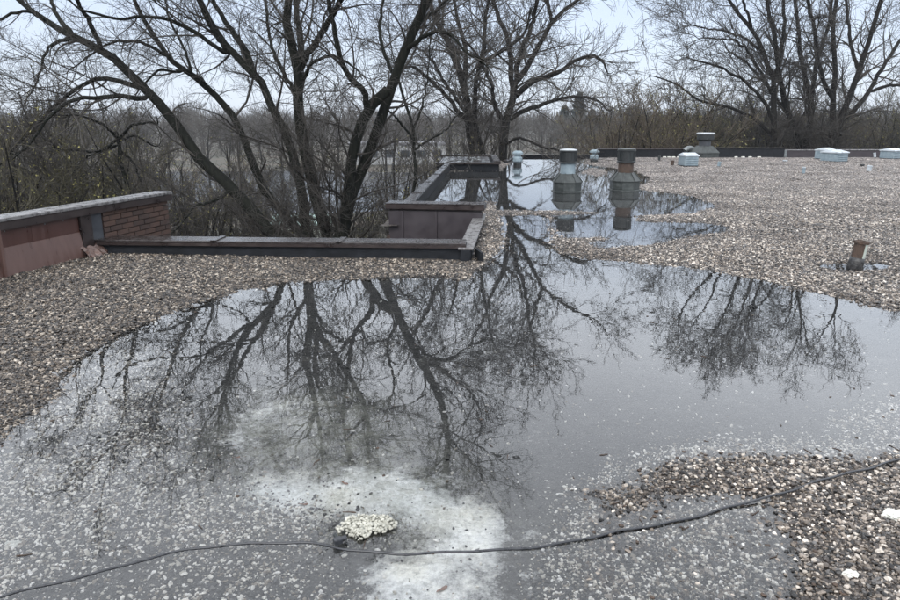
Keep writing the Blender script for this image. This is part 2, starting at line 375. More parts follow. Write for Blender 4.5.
# ------------------------------------------------------------------ ground beyond the roof
def sheet(name, pts, z, mat):
    me = bpy.data.meshes.new(name); me.from_pydata([(p[0], p[1], z) for p in pts], [], [tuple(range(len(pts)))]); me.update()
    o = link(name, me, mat); o['kind'] = 'structure'; return o
sheet('ground', [(-2500, -500), (2500, -500), (2500, 4500), (-2500, 4500)], GZ, M['ground'])
pw = [at(p[0], p[1], GZ)[:2] for p in [(-60, 196), (60, 203), (160, 209), (240, 212), (330, 214), (400, 210), (520, 203), (540, 181), (420, 173), (300, 171), (180, 172), (60, 175), (-60, 172)]]
sheet('pond_water', pw, GZ+.03, M['pond'])

# ------------------------------------------------------------------ roof surface with puddles (height field)
P_main = [(-120, 505), (0, 436), (40, 408), (62, 366), (110, 334), (170, 311), (240, 290), (300, 280), (380, 277), (440, 274), (462, 278), (474, 266), (486, 258),
          (498, 246), (496, 232), (496, 214.5), (552, 214.5), (557, 228), (556, 238), (558, 248), (578, 257), (620, 260), (690, 266), (760, 279), (850, 299), (910, 312), (1060, 350),
          (1060, 720), (-300, 720)]
P_up = [(395, 222), (445, 171), (500, 171), (512, 156.5), (520, 155.5), (590, 157.2), (586, 164), (640, 171), (655, 178), (641, 189), (700, 196.5), (722, 205), (700, 213), (640, 216.5), (642, 220.5), (700, 222.5),
        (738, 227), (722, 233), (690, 238), (655, 246), (600, 249), (580, 243), (600, 238), (560, 240), (548, 232), (545, 222), (548, 214.5), (590, 213), (560, 211.5), (520, 211), (497, 210.5), (488, 202), (470, 215), (440, 222)]
P_island = [[(585, 171), (592, 168), (603, 170), (607, 174), (596, 176), (587, 174)],
            [(604, 498), (640, 483), (672, 467), (720, 458), (800, 461), (860, 462), (905, 459), (1060, 452), (1060, 730), (800, 730), (812, 600), (795, 560), (786, 522), (762, 497), (722, 489), (690, 493), (650, 502), (615, 512)]]
P_pipe = [(812, 267), (830, 262.5), (870, 262), (893, 266), (880, 270), (840, 270.5)]
def poly_w(pp): return np.array([at(max(min(x, 1200), -400), y)[:2] for x, y in pp])
def poly_sd(P, X, Y):
    """signed distance, negative inside"""
    n = len(P); d2 = np.full(X.shape, 1e9); ins = np.zeros(X.shape, bool)
    for i in range(n):
        a = P[i]; b_ = P[(i+1) % n]; ex, ey = b_-a; wx = X-a[0]; wy = Y-a[1]
        t = np.clip((wx*ex+wy*ey)/(ex*ex+ey*ey+1e-12), 0, 1)
        d2 = np.minimum(d2, (wx-t*ex)**2+(wy-t*ey)**2)
        c = ((a[1] > Y) != (b_[1] > Y)) & (X < (b_[0]-a[0])*(Y-a[1])/(b_[1]-a[1]+1e-12)+a[0]); ins ^= c
    d = np.sqrt(d2); return np.where(ins, -d, d)
def vnoise(X, Y, sc, seed):
    r = np.random.default_rng(seed); G = r.random((256, 256)); x = X*sc+1000; y = Y*sc+1000
    xi = np.floor(x).astype(int); yi = np.floor(y).astype(int); fx = x-xi; fy = y-yi; fx = fx*fx*(3-2*fx); fy = fy*fy*(3-2*fy)
    g = lambda a, b_: G[a % 256, b_ % 256]
    return (g(xi, yi)*(1-fx)+g(xi+1, yi)*fx)*(1-fy)+(g(xi, yi+1)*(1-fx)+g(xi+1, yi+1)*fx)*fy-.5
def spaced(a, b, f0):
    out = [a]
    while out[-1] < b: out.append(out[-1]+f0(out[-1]))
    return np.array(out)
gy = spaced(-2.5, 30.2, lambda y: .1 if y < 1.4 else max(.035, .0065*y))
gx = np.concatenate([-spaced(0, 11, lambda x: max(.045, .022*x-.02))[::-1][:-1], spaced(0, 27, lambda x: max(.045, .022*x-.02))])
X, Y = np.meshgrid(gx, gy)
rel = np.clip(Y/8, .6, 2.2)
wob = (vnoise(X, Y, 1.3, 1)*.35+vnoise(X, Y, 3.7, 2)*.2+vnoise(X, Y, 9, 3)*.09)
sd = np.minimum(poly_sd(poly_w(P_main), X, Y), poly_sd(poly_w(P_up), X, Y))
for pi in P_island: sd = np.maximum(sd, -poly_sd(poly_w(pi), X, Y))
sdp = poly_sd(poly_w(P_pipe), X, Y); sdn = np.minimum(sd+wob*.24*rel, sdp+.02)
H = np.where(sdn > 0, .045*(1-np.exp(-sdn/.7)), -.035*(1-np.exp(sdn/.22)))
H += np.where(sdn > 0, 1, .3+.7*np.exp(sdn/.25))*(vnoise(X, Y, 6.5, 4)*.013+vnoise(X, Y, 14, 6)*.009)+np.clip(sdn/.5, 0, 1)*vnoise(X, Y, 1.1, 5)*.018
H = np.where(sdn > .45, np.maximum(H, .006), H)
H = np.where(sdp < 0, -.014, H)
# shallows that carry loose stones just under the surface
S1 = poly_w([(-200, 520), (0, 436), (60, 392), (112, 345), (150, 352), (190, 420), (215, 478), (335, 505), (345, 535), (352, 560), (380, 600), (400, 720), (-200, 720)])
S2 = poly_w([(556, 720), (556, 600), (566, 545), (580, 500), (620, 474), (700, 445), (790, 448), (860, 440), (1060, 430), (1060, 720)])
S3 = poly_w([(845, 425), (868, 398), (905, 388), (1000, 395), (1000, 445), (860, 445)])
s1 = poly_sd(S1, X, Y)+wob*.5; s2_ = poly_sd(S2, X, Y)+wob*.5; s3 = poly_sd(S3, X, Y)+wob*.3
sstep = lambda v, w: 1/(1+np.exp(np.clip(v/w, -30, 30)))
shal = np.maximum(np.maximum(sstep(s1+.1, .09)*.55, sstep(s2_, .05)), sstep(s3, .05)*.4)
H = np.where(sdn < 0, np.maximum(H, -.035+.022*np.clip(shal, 0, 1)+(vnoise(X, Y, 6, 14)*.010+vnoise(X, Y, 17, 16)*.006)*np.clip(shal*1.4, 0, 1)), H)
Wp = poly_w([(322, 476), (355, 462), (405, 466), (455, 486), (505, 516), (500, 552), (470, 560), (425, 600), (380, 590), (372, 556), (405, 552), (430, 528), (395, 508), (335, 503), (290, 500), (235, 488), (262, 478)])
white = sstep(poly_sd(Wp, X, Y)+wob*.25, .07)
Wp2 = poly_w([(385, 545), (500, 545), (510, 640), (400, 700), (375, 600)]); white = np.maximum(white, .62*sstep(poly_sd(Wp2, X, Y)+wob*.3, .09))
Wp3 = poly_w([(208, 436), (230, 412), (275, 392), (300, 398), (270, 425), (240, 450)]); white = np.maximum(white, .5*sstep(poly_sd(Wp3, X, Y)+wob*.3, .06))
olive = sstep(poly_sd(poly_w([(200, 470), (205, 430), (260, 385), (360, 385), (400, 420), (470, 470), (500, 520), (440, 560), (330, 500), (240, 490)]), X, Y)+wob*.6, .12)
damp = np.exp(-(np.maximum(sdn, 0)/.12)**2)*(sdn > -.02)*np.clip(rel-.4, 0, 1)
for pts_, w_ in (([(700, 228), (760, 227.5), (830, 226.5), (930, 226)], .035), ([(640, 238), (690, 241), (760, 244), (830, 246)], .05), ([(120, 262), (300, 266), (470, 266)], .10), ([(610, 247), (680, 241), (720, 236)], .16)):
    Pw = poly_w(pts_); d2 = np.full(X.shape, 1e9)
    for a, b_ in zip(Pw[:-1], Pw[1:]):
        e_ = b_-a; t = np.clip(((X-a[0])*e_[0]+(Y-a[1])*e_[1])/(e_@e_), 0, 1); d2 = np.minimum(d2, (X-a[0]-t*e_[0])**2+(Y-a[1]-t*e_[1])**2)
    damp = np.maximum(damp, np.exp(-d2/(w_+.03*vnoise(X, Y, 2, 9))**2))
siltm = sstep(H+.010, .0025)
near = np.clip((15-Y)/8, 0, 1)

# roof outline
w0 = at(5, 281); vp_dir = nrm(ray(618, 120)[:2]); wall_d = np.array([*vp_dir, 0])
ax_f = np.array([*nrm(ray(510, 120)[:2]), 0]); ax_r = np.array([ax_f[1], -ax_f[0], 0])    # building axes: away, right
A1 = at(97, 256); A2 = at(466, 262)
ret_end = at(481, 224); box_l = at(388, 222)
c_side0 = np.array([atY(403, 210, 10.6)[0], 10.6, 0]); 
far_y = at(700, 157)[1]
outline = np.array([(w0-wall_d*12)[:2], A1[:2], A2[:2], ret_end[:2]+[0, .1], (atY(386, 210, 10.45)[0], 10.45), at(447, 171)[:2], at(440, 165)[:2]+[0, 2.5],
                    at(500, 160)[:2], at(516, 157)[:2], (30, far_y+.1), (30, -6), (-12, -6)])
po = poly_sd(outline, X, Y)
nyy, nxx = X.shape
idx = np.arange(nyy*nxx).reshape(nyy, nxx)
Q = np.stack([idx[:-1, :-1], idx[:-1, 1:], idx[1:, 1:], idx[1:, :-1]], -1).reshape(-1, 4)
cell = (po.ravel()[Q].min(1) < .06)
Q = Q[cell]
used = np.unique(Q); remap = np.full(nyy*nxx, -1); remap[used] = np.arange(len(used))
me = mesh_np('roof_surface', np.stack([X.ravel(), Y.ravel(), H.ravel()], 1)[used], remap[Q], True)
for nme, arr in (('silt', siltm), ('white', white), ('olive', olive), ('damp', damp), ('near', near)):
    a = me.attributes.new(nme, 'FLOAT', 'POINT'); a.data.foreach_set('value', arr.ravel()[used].astype(np.float32))
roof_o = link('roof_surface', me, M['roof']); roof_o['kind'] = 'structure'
# water: one level sheet, the gravel rises through it
wo = sheet('puddle_water', [(-3.4-.0, -2.4), (26, -2.4), (26, far_y-.05), tuple(at(520, 157.5)[:2]), tuple(at(503, 166)[:2]), tuple(at(449, 172)[:2]), (c_side0[0]+.02, 10.6), (ret_end[0]-.02, 10.7), (A2[0], A2[1]), (-2.6, A2[1]-.4), (-6.0, 4.8)], 0.0, M['puddle'])
# building mass under the roof
def prism(name, P, z0, z1, mat):
    n = len(P); m = MB(); m.add([(p[0], p[1], z0) for p in P]+[(p[0], p[1], z1) for p in P], [tuple(range(n))[::-1], tuple(range(n, 2*n))]+[(i, (i+1) % n, n+(i+1) % n, n+i) for i in range(n)])
    return m.build(name, mat)
bb = prism('building_base', outline, GZ-.2, -.12, M['brick2']); bb['kind'] = 'structure'

# ------------------------------------------------------------------ loose gravel: stones scattered by geometry nodes
def samp(A, x, y):
    i = np.clip(np.searchsorted(gy, y)-1, 0, len(gy)-2); j = np.clip(np.searchsorted(gx, x)-1, 0, len(gx)-2)
    fy = (y-gy[i])/(gy[i+1]-gy[i]); fx = (x-gx[j])/(gx[j+1]-gx[j])
    return (A[i, j]*(1-fx)+A[i, j+1]*fx)*(1-fy)+(A[i+1, j]*(1-fx)+A[i+1, j+1]*fx)*fy
def scatter(y0, y1, dens, size, name, wet=False):
    pts = []; area_n = int((y1-y0)*(1.5*y1+2.4)*dens)
    y = rng.uniform(y0, y1, area_n); hw = .75*y1+1.2; x = rng.uniform(-hw, hw, area_n)
    k = np.abs(x) < .72*y+.9; x = x[k]; y = y[k]
    k = (x > gx[0]) & (x < gx[-1]); x = x[k]; y = y[k]
    z = samp(H, x, y); s_ = samp(sdn, x, y); sh = samp(shal, x, y); wh = samp(white, x, y)
    patch = np.clip(1+1.4*vnoise(x, y, 2.2, 33)+.8*vnoise(x, y, 7, 34), .2, 1.7)
    if wet: p = np.where(z > -.010, 0, np.maximum(np.where(y < 7, sh*(1-.97*wh)*patch*1.8+.006, sh*.2), .55*np.exp((z+.010)/.006)))
    else: p = np.where(z > -.014, np.clip(1+(z+.006)/.012, .25, 1), 0)
    k = (rng.random(len(x)) < p) & (samp(po, x, y) < -.04)
    x, y, z, s_ = x[k], y[k], z[k], s_[k]; n = len(x)
    sc = size*np.exp(rng.normal(0, .5, n)); sc = np.minimum(sc, size*2.4)
    z = z+sc*rng.uniform(-.10, .42, n)
    if wet: z = np.minimum(z, np.where(rng.random(n) < np.where((samp(shal, x, y) > .85) & (x > .3), .30, .08), .003, -.002-sc*.28))
    me = bpy.data.meshes.new(name); me.vertices.add(n); me.vertices.foreach_set('co', np.stack([x, y, z], 1).astype(np.float32).ravel())
    a = me.attributes.new('size', 'FLOAT', 'POINT'); a.data.foreach_set('value', sc.astype(np.float32))
    rot = np.stack([rng.normal(0, .35, n), rng.normal(0, .35, n), rng.uniform(0, 6.28, n)], 1).astype(np.float32)
    a = me.attributes.new('rot', 'FLOAT_VECTOR', 'POINT'); a.data.foreach_set('vector', rot.ravel())
    a = me.attributes.new('pick', 'INT', 'POINT'); a.data.foreach_set('value', rng.integers(0, 5, n).astype(np.int32))
    me.update()
    o = link(name, me, None); o['kind'] = 'stuff'
    g = bpy.data.node_groups.new(name, 'GeometryNodeTree')
    g.interface.new_socket('Geometry', in_out='INPUT', socket_type='NodeSocketGeometry'); g.interface.new_socket('Geometry', in_out='OUTPUT', socket_type='NodeSocketGeometry')
    nd = g.nodes.new; lk = g.links.new; gi = nd('NodeGroupInput'); go = nd('NodeGroupOutput'); iop = nd('GeometryNodeInstanceOnPoints')
    g2i = nd('GeometryNodeGeometryToInstance')
    for v in range(5):
        ico = nd('GeometryNodeMeshIcoSphere'); ico.inputs['Radius'].default_value = .5; ico.inputs['Subdivisions'].default_value = 2
        sp = nd('GeometryNodeSetPosition'); nz = nd('ShaderNodeTexNoise'); nz.noise_dimensions = '4D'; nz.inputs['Scale'].default_value = 1.7; nz.inputs['W'].default_value = v*7.3
        sub = nd('ShaderNodeVectorMath'); sub.operation = 'SUBTRACT'; sub.inputs[1].default_value = (.5, .5, .5)
        scl = nd('ShaderNodeVectorMath'); scl.operation = 'SCALE'; scl.inputs['Scale'].default_value = 1.0
        lk(nz.outputs['Color'], sub.inputs[0]); lk(sub.outputs[0], scl.inputs[0]); lk(scl.outputs[0], sp.inputs['Offset']); lk(ico.outputs[0], sp.inputs['Geometry'])
        tf = nd('GeometryNodeTransform'); tf.inputs['Scale'].default_value = ((1.25, .9, .62), (1.0, .75, .55), (1.1, 1.0, .5), (1.45, .8, .55), (.95, .95, .75))[v]
        lk(sp.outputs[0], tf.inputs['Geometry'])
        sm = nd('GeometryNodeSetMaterial'); sm.inputs['Material'].default_value = M['pebble_w' if wet else 'pebble']; lk(tf.outputs[0], sm.inputs['Geometry']); lk(sm.outputs[0], g2i.inputs[0])
    def na(nm, ty):
        q = nd('GeometryNodeInputNamedAttribute'); q.data_type = ty; q.inputs['Name'].default_value = nm; return q.outputs[0]
    lk(gi.outputs[0], iop.inputs['Points']); lk(g2i.outputs[0], iop.inputs['Instance']); iop.inputs['Pick Instance'].default_value = True
    lk(na('pick', 'INT'), iop.inputs['Instance Index']); lk(na('size', 'FLOAT'), iop.inputs['Scale'])
    e2r = nd('FunctionNodeEulerToRotation'); lk(na('rot', 'FLOAT_VECTOR'), e2r.inputs[0]); lk(e2r.outputs[0], iop.inputs['Rotation'])
    lk(iop.outputs[0], go.inputs[0])
    md = o.modifiers.new('scatter', 'NODES'); md.node_group = g
    print(name, n); return o
scatter(1.3, 4.2, 14500, .0088, 'near_gravel')
scatter(1.3, 5.2, 19000, .0075, 'submerged_gravel', True)
scatter(4.2, 9.5, 8000, .0115, 'gravel')
scatter(5.2, 12, 2600, .0115, 'submerged_gravel', True)
scatter(9.5, 18.0, 2800, .0150, 'far_gravel')
scatter(18.0, 29.6, 900, .021, 'farthest_gravel')

# ------------------------------------------------------------------ left parapet wall: flashing panels, brick, coping
pl = thing('parapet_wall', 'slanting left parapet wall with red brown flashing panels, brick end and pale coping', 'parapet wall', tuple(w0))
ang_w = math.atan2(wall_d[1], wall_d[0])
nrm_w = np.array([wall_d[1], -wall_d[0], 0])       # towards the roof
def wall_s(px):                                    # distance along the wall line for a pixel column
    d = ray(px, 240)[:2]; a = np.array([[wall_d[0], -d[0]], [wall_d[1], -d[1]]]); s_, _ = np.linalg.solve(a, -w0[:2]); return s_
S80, S88, S104, S170 = wall_s(80), wall_s(88), wall_s(104), wall_s(170)
# heights (m) of the wall at the near and far ends
def zt(px, py): p = w0+wall_d*wall_s(px); return atY(px, py, p[1])[2]
z_l = zt(5, 217); z_r = zt(168, 193)
print('wall', S80, S104, S170, z_l, z_r)
ZT = (z_l+z_r)/2
pl.rotation_euler = (0, 0, ang_w)
def wbox(s0, s1, z0, z1, t0, t1):                  # local frame: x along the wall, -y toward the roof
    m = MB(); m.box(((s0+s1)/2, -(t0+t1)/2, (z0+z1)/2), (s1-s0, t1-t0, z1-z0)); return m
wbox(-9, S170-.02, -.35, ZT-.13, -.24, -.03).build('wall_core', M['mortar'], pl)
zs = .62*ZT*.78
pn = 0
for (a, b_) in ((-9, -.06), (-.05, S80)):
    wbox(a, b_, zs, ZT-.10, -.03, .012).build('flashing_panel', M['redflash'], pl, bevel=.004)
    lo = MB()                                       # lower apron leans out a little at its foot
    lo.add([(a, -.016, zs+.03), (b_, -.016, zs+.03), (b_, -.075, -.03), (a, -.075, -.03), (a, .02, zs+.03), (b_, .02, zs+.03), (b_, .02, -.03), (a, .02, -.03)],
           [(0, 3, 2, 1), (4, 5, 6, 7), (0, 1, 5, 4), (1, 2, 6, 5), (2, 3, 7, 6), (3, 0, 4, 7)])
    lo.build('apron_flashing', M['redflash_low'], pl, bevel=.003)
wbox(-.065, -.03, -.03, ZT-.10, .0, .085).build('seam_cover', M['redflash_low'], pl, bevel=.003)
wbox(S80+.005, S88+.05, .02, ZT-.07, -.03, .045).build('dark_corner_strip', M['brown_metal'], pl, bevel=.004)
wbox(S88+.055, S104, .14, ZT-.12, -.03, .008).build('grey_patch_panel', M['slate'], pl, bevel=.003)
wbox(S88+.03, S104+.02, .115, .15, -.02, .03).build('patch_ledge', M['coping_pale'], pl, bevel=.003)
bme = MB().box((0, 0, 0), (.203, .09, .057)).build('brick', M['brick'], pl); bm_mesh = bme.data
bpy.data.objects.remove(bme)
bm2 = bm_mesh.copy(); bm2.materials.clear(); bm2.materials.append(M['brick2'])
zc = ZT-.10-.036; row = 0
while zc > -.3:
    x = S104+.112-(.107 if row % 2 else 0)
    while x-.1 < S170-.02:
        xa = max(x-.1015, S104+.004); xb = min(x+.1015, S170)
        if xb-xa > .05:
            o = link('brick', bm_mesh if random.random() < .65 else bm2, None, pl, ((xa+xb)/2, .024+random.uniform(-.003, .003), zc), (0, 0, random.uniform(-.008, .008)))
            o.scale = ((xb-xa)/.203, 1, 1)
        x += .213
    zc -= .0675; row += 1
# end face bricks at the wall's far end
ef = MB().box((S170-.005, .14, .1), (.03, .2, .9)).build('brick_end', M['brick2'], pl)
s = -9
while s < S170+.05:
    e1 = min(s+1.9, S170+.06)
    m = wbox(s, e1-.008, ZT-.03, ZT+.008, -.19, .082); m.build('coping', M['coping_pale'], pl, bevel=.006)
    s = e1+ (0 if e1 < S170 else 1)
wbox(-9, S170+.05, ZT-.115, ZT-.032, .014, .072).build('coping_fascia', M['brown_metal'], pl, bevel=.004)
wbox(-9, S170+.05, ZT-.12, ZT-.032, -.188, -.16).build('coping_fascia', M['brown_metal'], pl, bevel=.004)
for sx in (-1.35, -.62, .42):
    if sx < S80-.1: wbox(sx-.012, sx+.012, zs+.02, ZT-.115, .012, .018).build('lap_joint', M['redflash'], pl, bevel=.002)
for sx in np.arange(-2.0, S80-.05, .26):
    o = MB().rings([(.008, 0), (.008, .003), (.004, .005)], 8).build('screw_head', M['galv'], pl, loc=(float(sx), -.012, ZT-.135), rot=(math.pi/2, 0, 0))
# crumpled flashing at the corner with the low parapet
cr = MB(); nx_, nz_ = 16, 8; V = []
for j in range(nz_):
    for i in range(nx_):
        u = i/(nx_-1); v = j/(nz_-1)
        V.append((S80-.06+u*(.30+.18*v)+.02*math.sin(7*v), -.02-.16*v-.035*abs(math.sin(u*13+v*3))*(.4+v)-.02*random.random(), .16-.17*v+.015*math.sin(u*17)))
cr.add(V, [(j*nx_+i, j*nx_+i+1, (j+1)*nx_+i+1, (j+1)*nx_+i) for j in range(nz_-1) for i in range(nx_-1)])
co = cr.build('crumpled_flashing', M['crump'], pl); sm = co.modifiers.new('solid', 'SOLIDIFY'); sm.thickness = .006

# ------------------------------------------------------------------ generic parapet made of coping lengths over a face
def parapet(name, label, cat, p, q, ztop, z0, thick, cop_t, mats, piece=2.4, lip=.03, side=1, wob_=.004, group=None):
    """p->q is the face seen from the roof; side = +1 puts the body to the left of p->q"""
    p = np.array([p[0], p[1], 0.]); q = np.array([q[0], q[1], 0.]); Ld = np.linalg.norm(q-p)
    t = thing(name, label, cat, tuple(p), math.atan2(q[1]-p[1], q[0]-p[0]), group)
    y0, y1 = (0, thick) if side > 0 else (-thick, 0)
    MB().box((Ld/2, (y0+y1)/2, (z0+ztop-cop_t)/2), (Ld, thick, ztop-cop_t-z0)).build('parapet_face', M[mats[1]], t, bevel=.008)
    k = max(1, round(Ld/piece)); 
    for i in range(k):
        a = Ld*i/k+.004; b_ = Ld*(i+1)/k-.004
        m = MB().box(((a+b_)/2, (y0+y1)/2, ztop-cop_t/2+random.uniform(-wob_, wob_)), (b_-a, thick+2*lip, cop_t)); m.build('coping', M[mats[0]], t, bevel=.006)
        if i: MB().box((a-.004, (y0+y1)/2, ztop+.004), (.07, thick+2*lip+.008, .012)).build('joint_cover', M[mats[0]], t)
    return t
# low parapet across the left half of the roof
pA = A1+ax_r*(-.25)+np.array([0, .04, 0]); 
p1 = parapet('low_parapet', 'long low parapet with wet brown coping and black base before the trunks', 'parapet', at(94, 257), at(466, 261), .215, -.15, .26, .028, ('coping', 'membrane'), piece=1.6)
m = MB(); Lp = np.linalg.norm(at(466, 261)-at(94, 257))
m.add([(0, -.07, -.02), (Lp, -.07, -.02), (Lp, -.004, .10), (0, -.004, .10)], [(0, 1, 2, 3)]); 
MB().box((Lp/2, -.036, .172), (Lp, .012, .034)).build('drip_edge', M['brown_metal'], p1)
# return coping going away from the corner
rp, rq = at(469, 263)+[.02, .05, 0], at(484, 224)
p2 = parapet('return_coping', 'short pale edge coping running back from the corner beside the gravel strip', 'roof coping', rp, rq, .17, -.15, .12, .03, ('coping_pale', 'membrane'), piece=1.3, side=1)
MB().box((.12, -.09, .04), (.30, .03, .16), .3).build('corner_flashing', M['membrane'], p2)
# metal clad wall behind the low parapet
b0, b1 = atY(388, 205, 10.45), atY(482, 205, 10.25); zb = atY(440, 203.5, 10.35)[2]
bx = thing('clad_wall', 'purple brown metal clad wall section with upright seams standing behind the low parapet', 'wall', (b0[0], b0[1], 0), math.atan2(b1[1]-b0[1], b1[0]-b0[0]))
Lb = np.linalg.norm(b1-b0); Lb = float(np.hypot(*(b1-b0)[:2]))
MB().box((Lb/2, .17, (zb-.1-1.2)/2), (Lb-.02, .24, zb-.1+1.2)).build('wall_body', M['brown_metal'], bx)
xs = [0, Lb*.15, Lb*.515, Lb]
for a, b_ in zip(xs[:-1], xs[1:]):
    MB().box(((a+b_)/2, .035, (zb-.12-1.0)/2), (b_-a-.006, .03, zb-.12+1.0)).build('cladding_panel', M['purple'], bx, bevel=.003)
for a in xs[1:-1]: MB().box((a, .008, (zb-.12-1.0)/2), (.028, .026, zb-.12+1.0)).build('standing_seam', M['purple'], bx, bevel=.003)
MB().box((Lb/2, .16, zb-.055), (Lb+.08, .36, .085)).build('coping', M['brown_metal'], bx, bevel=.01)
MB().box((Lb/2, .16, zb-.008), (Lb+.084, .365, .009)).build('coping_top', M['coping'], bx)
# bay behind: slanting coping on its left, raised block at its end
q0 = np.array([atY(405, 203, 10.75)[0], 10.75, 0]); q1 = at(450, 171)
parapet('bay_coping', 'pale slanting coping running away behind the clad wall beside the flooded bay', 'roof coping', q1, q0, .26, -.5, .13, .04, ('coping', 'membrane'), piece=2.4, side=-1)
yb = at(470, 171)[1]
rb0 = np.array([atY(440, 170, yb)[0]-.1, yb, 0]); rb1 = np.array([atY(499, 170, yb)[0], yb, 0]); rw = rb1[0]-rb0[0]
ztb = atY(470, 163, yb)[2]
rb = thing('raised_roof_block', 'low dark raised roof section at the end of the flooded bay', 'roof section', tuple(rb0), -.03)
MB().box((rw/2, 2.1, (ztb-.35)/2), (rw, 4.2, ztb+.35-.04)).build('block_side', M['membrane'], rb, bevel=.01)
MB().box((rw/2, .03, ztb-.01), (rw+.08, .22, .05)).build('edge_coping', M['brown_metal'], rb, bevel=.006)
MB().box((rw/2, 4.16, ztb+.02), (rw+.08, .22, .12)).build('edge_coping', M['coping'], rb, bevel=.006)
MB().box((rw-.06, 2.1, ztb+.02), (.22, 4.0, .09)).build('edge_coping', M['coping'], rb, bevel=.006)
MB().box((rw/2-.1, 2.1, ztb+.004), (rw-.35, 3.9, .02)).build('block_top', M['coping'], rb)
mm = MB()
for i in range(22):
    x, y = random.uniform(.2, rw-.4), random.uniform(.5, 3.8); mm.rings([(random.uniform(.04, .10), 0), (.03, .01+.02*random.random()), (.01, .035)], 6, random.random(), (x, y, ztb+.012))
d_ = mm.build('pale_debris', M['galv'], rb); d_['kind'] = 'stuff'
# far edge: low curb, dark tall parapet, grey thinner parapet
fy0 = far_y
def fp(px, y=fy0): return (atY(px, 157, y)[0], y)
parapet('roof_edge_curb', 'thin low curb along the far roof edge behind the upper puddle', 'roof curb', fp(514, fy0-.1), fp(595, fy0-.1), .10, -.2, .2, .03, ('coping', 'membrane'), piece=2, side=1)
parapet('far_parapet', 'tall dark parapet along the middle of the far roof edge', 'parapet', fp(597), fp(702), .37, -.2, .25, .04, ('brown_metal', 'membrane'), piece=2.4, side=1, group=None)
parapet('far_parapet', 'dark far parapet with pale top right of the big far exhaust vent', 'parapet', fp(712, fy0-.3), fp(784, fy0-.3), .42, -.2, .3, .035, ('coping', 'membrane'), piece=2.4, side=1)
parapet('far_parapet', 'lower grey brown parapet on the far right roof edge with pale coping', 'parapet', fp(785), fp(1000), .33, -.2, .25, .04, ('coping_pale', 'purple'), piece=2.4, side=1)
# left boundary of the far bay strip
parapet('bay_edge_curb', 'short low curb on the left roof edge beside the pale capped small vent', 'roof curb', at(514, 157), at(503, 163), .09, -.2, .15, .03, ('coping', 'membrane'), piece=3, side=1)

# ------------------------------------------------------------------ roof vents
def big_vent(px, py, label, neck_mat, rust_it, body_mat='galv_dark', k=1.0):
    c = at(px, py); t = thing('roof_vent', label, 'roof vent', (c[0], c[1]+.3, -.02), random.uniform(-.06, .06), 'octagonal roof vents standing in the upper puddle')
    f8 = math.pi/8
    MB().rings([(.37*k, 0), (.37*k, .035), (.345*k, .045)], 8, f8).build('base_flange', M['galv_dark'], t, bevel=.004)
    MB().rings([(.335*k, .045), (.335*k, .225)], 8, f8).build('hood_body', M[body_mat], t, bevel=.006)
    MB().rings([(.355*k, .225), (.355*k, .245), (.205*k, .425), (.19*k, .43)], 8, f8).build('hood_slope', M[body_mat], t, bevel=.004)
    for i in range(8):                                   # standing ribs up the eight hips
        a = f8+i*math.pi/4
        p0 = Vector((.36*k*math.cos(a), .36*k*math.sin(a), .245)); p1_ = Vector((.2*k*math.cos(a), .2*k*math.sin(a), .435))
        d = (p1_-p0); Mx = d.to_track_quat('Z', 'X').to_matrix(); MB().box(tuple((p0+p1_)/2), (.018, .018, d.length), M=Mx).build('hip_rib', M[body_mat], t)
    MB().rings([(.172*k, .42), (.172*k, .68)], 28).build('neck', M[neck_mat], t, smooth=False)
    MB().rings([(.182*k, .66), (.215*k, .665), (.215*k, .685), (.195*k, .70), (.195*k, .915), (.212*k, .925), (.212*k, .945), (.195*k, .955)], 28).build('cap', M['capdark'], t)
    m = MB()
    for i in range(14):
        a = i*2*math.pi/14; m.box((.2*k*math.cos(a), .2*k*math.sin(a), .81), (.012, .016, .19), a)
    m.build('cap_ribs', M['capdark'], t)
    MB().rings([(.2*k, .955), (.2*k, .972), (.12*k, .985), (.02, .99)], 28).build('cap_lid', M['rim' if not rust_it else 'galv_dark'], t)
    return t
big_vent(569, 192.5, 'octagonal grey roof vent with pale lid and blue grey neck standing in water', 'bluebox', False)
big_vent(627.5, 191, 'octagonal roof vent with black cap and rusty neck standing in water', 'rust', True, 'galv_dark', 1.04)

def box_vent(px, py, w, d, h, rz, label, body='bluebox', grp='low box vents across the roof'):
    c = at(px, py); t = thing('box_vent', label, 'roof vent', (c[0], c[1]+d/2, .02), rz, grp)
    MB().box((0, 0, .03), (w*.96, d*.96, .06)).build('curb', M['membrane'], t)
    MB().box((0, 0, .06+h*.36), (w*.9, d*.9, h*.72)).build('body', M[body], t, bevel=.006)
    for i in range(3): MB().box((0, -d*.45-.008, .1+h*.16*(i+.6)), (w*.84, .016, .022), 0, M=Matrix.Rotation(.5, 3, 'X')).build('louvre', M[body], t)
    z0 = .06+h*.72; o_ = .035; m = MB()
    x, y = w/2+o_-.04, d/2+o_-.04
    m.add([(-x, -y, z0-.03), (x, -y, z0-.03), (x, y, z0-.03), (-x, y, z0-.03), (-x, -y, z0+.01), (x, -y, z0+.01), (x, y, z0+.01), (-x, y, z0+.01), (-x*.9, 0, z0+h*.2), (x*.9, 0, z0+h*.2)],
          [(0, 3, 2, 1), (0, 1, 5, 4), (1, 2, 6, 5), (2, 3, 7, 6), (3, 0, 4, 7), (4, 5, 9, 8), (5, 6, 9), (6, 7, 8, 9), (7, 4, 8)])
    m.build('lid', M['lid'], t, bevel=.006)
    return t
box_vent(690.5, 168, .54, .6, .47, .12, 'grey box vent with pale lid on gravel in front of the big far exhaust vent')
box_vent(839, 163.5, .66, .8, .46, .42, 'nearer of the paired blue grey box vents with pale pitched lids on the right')
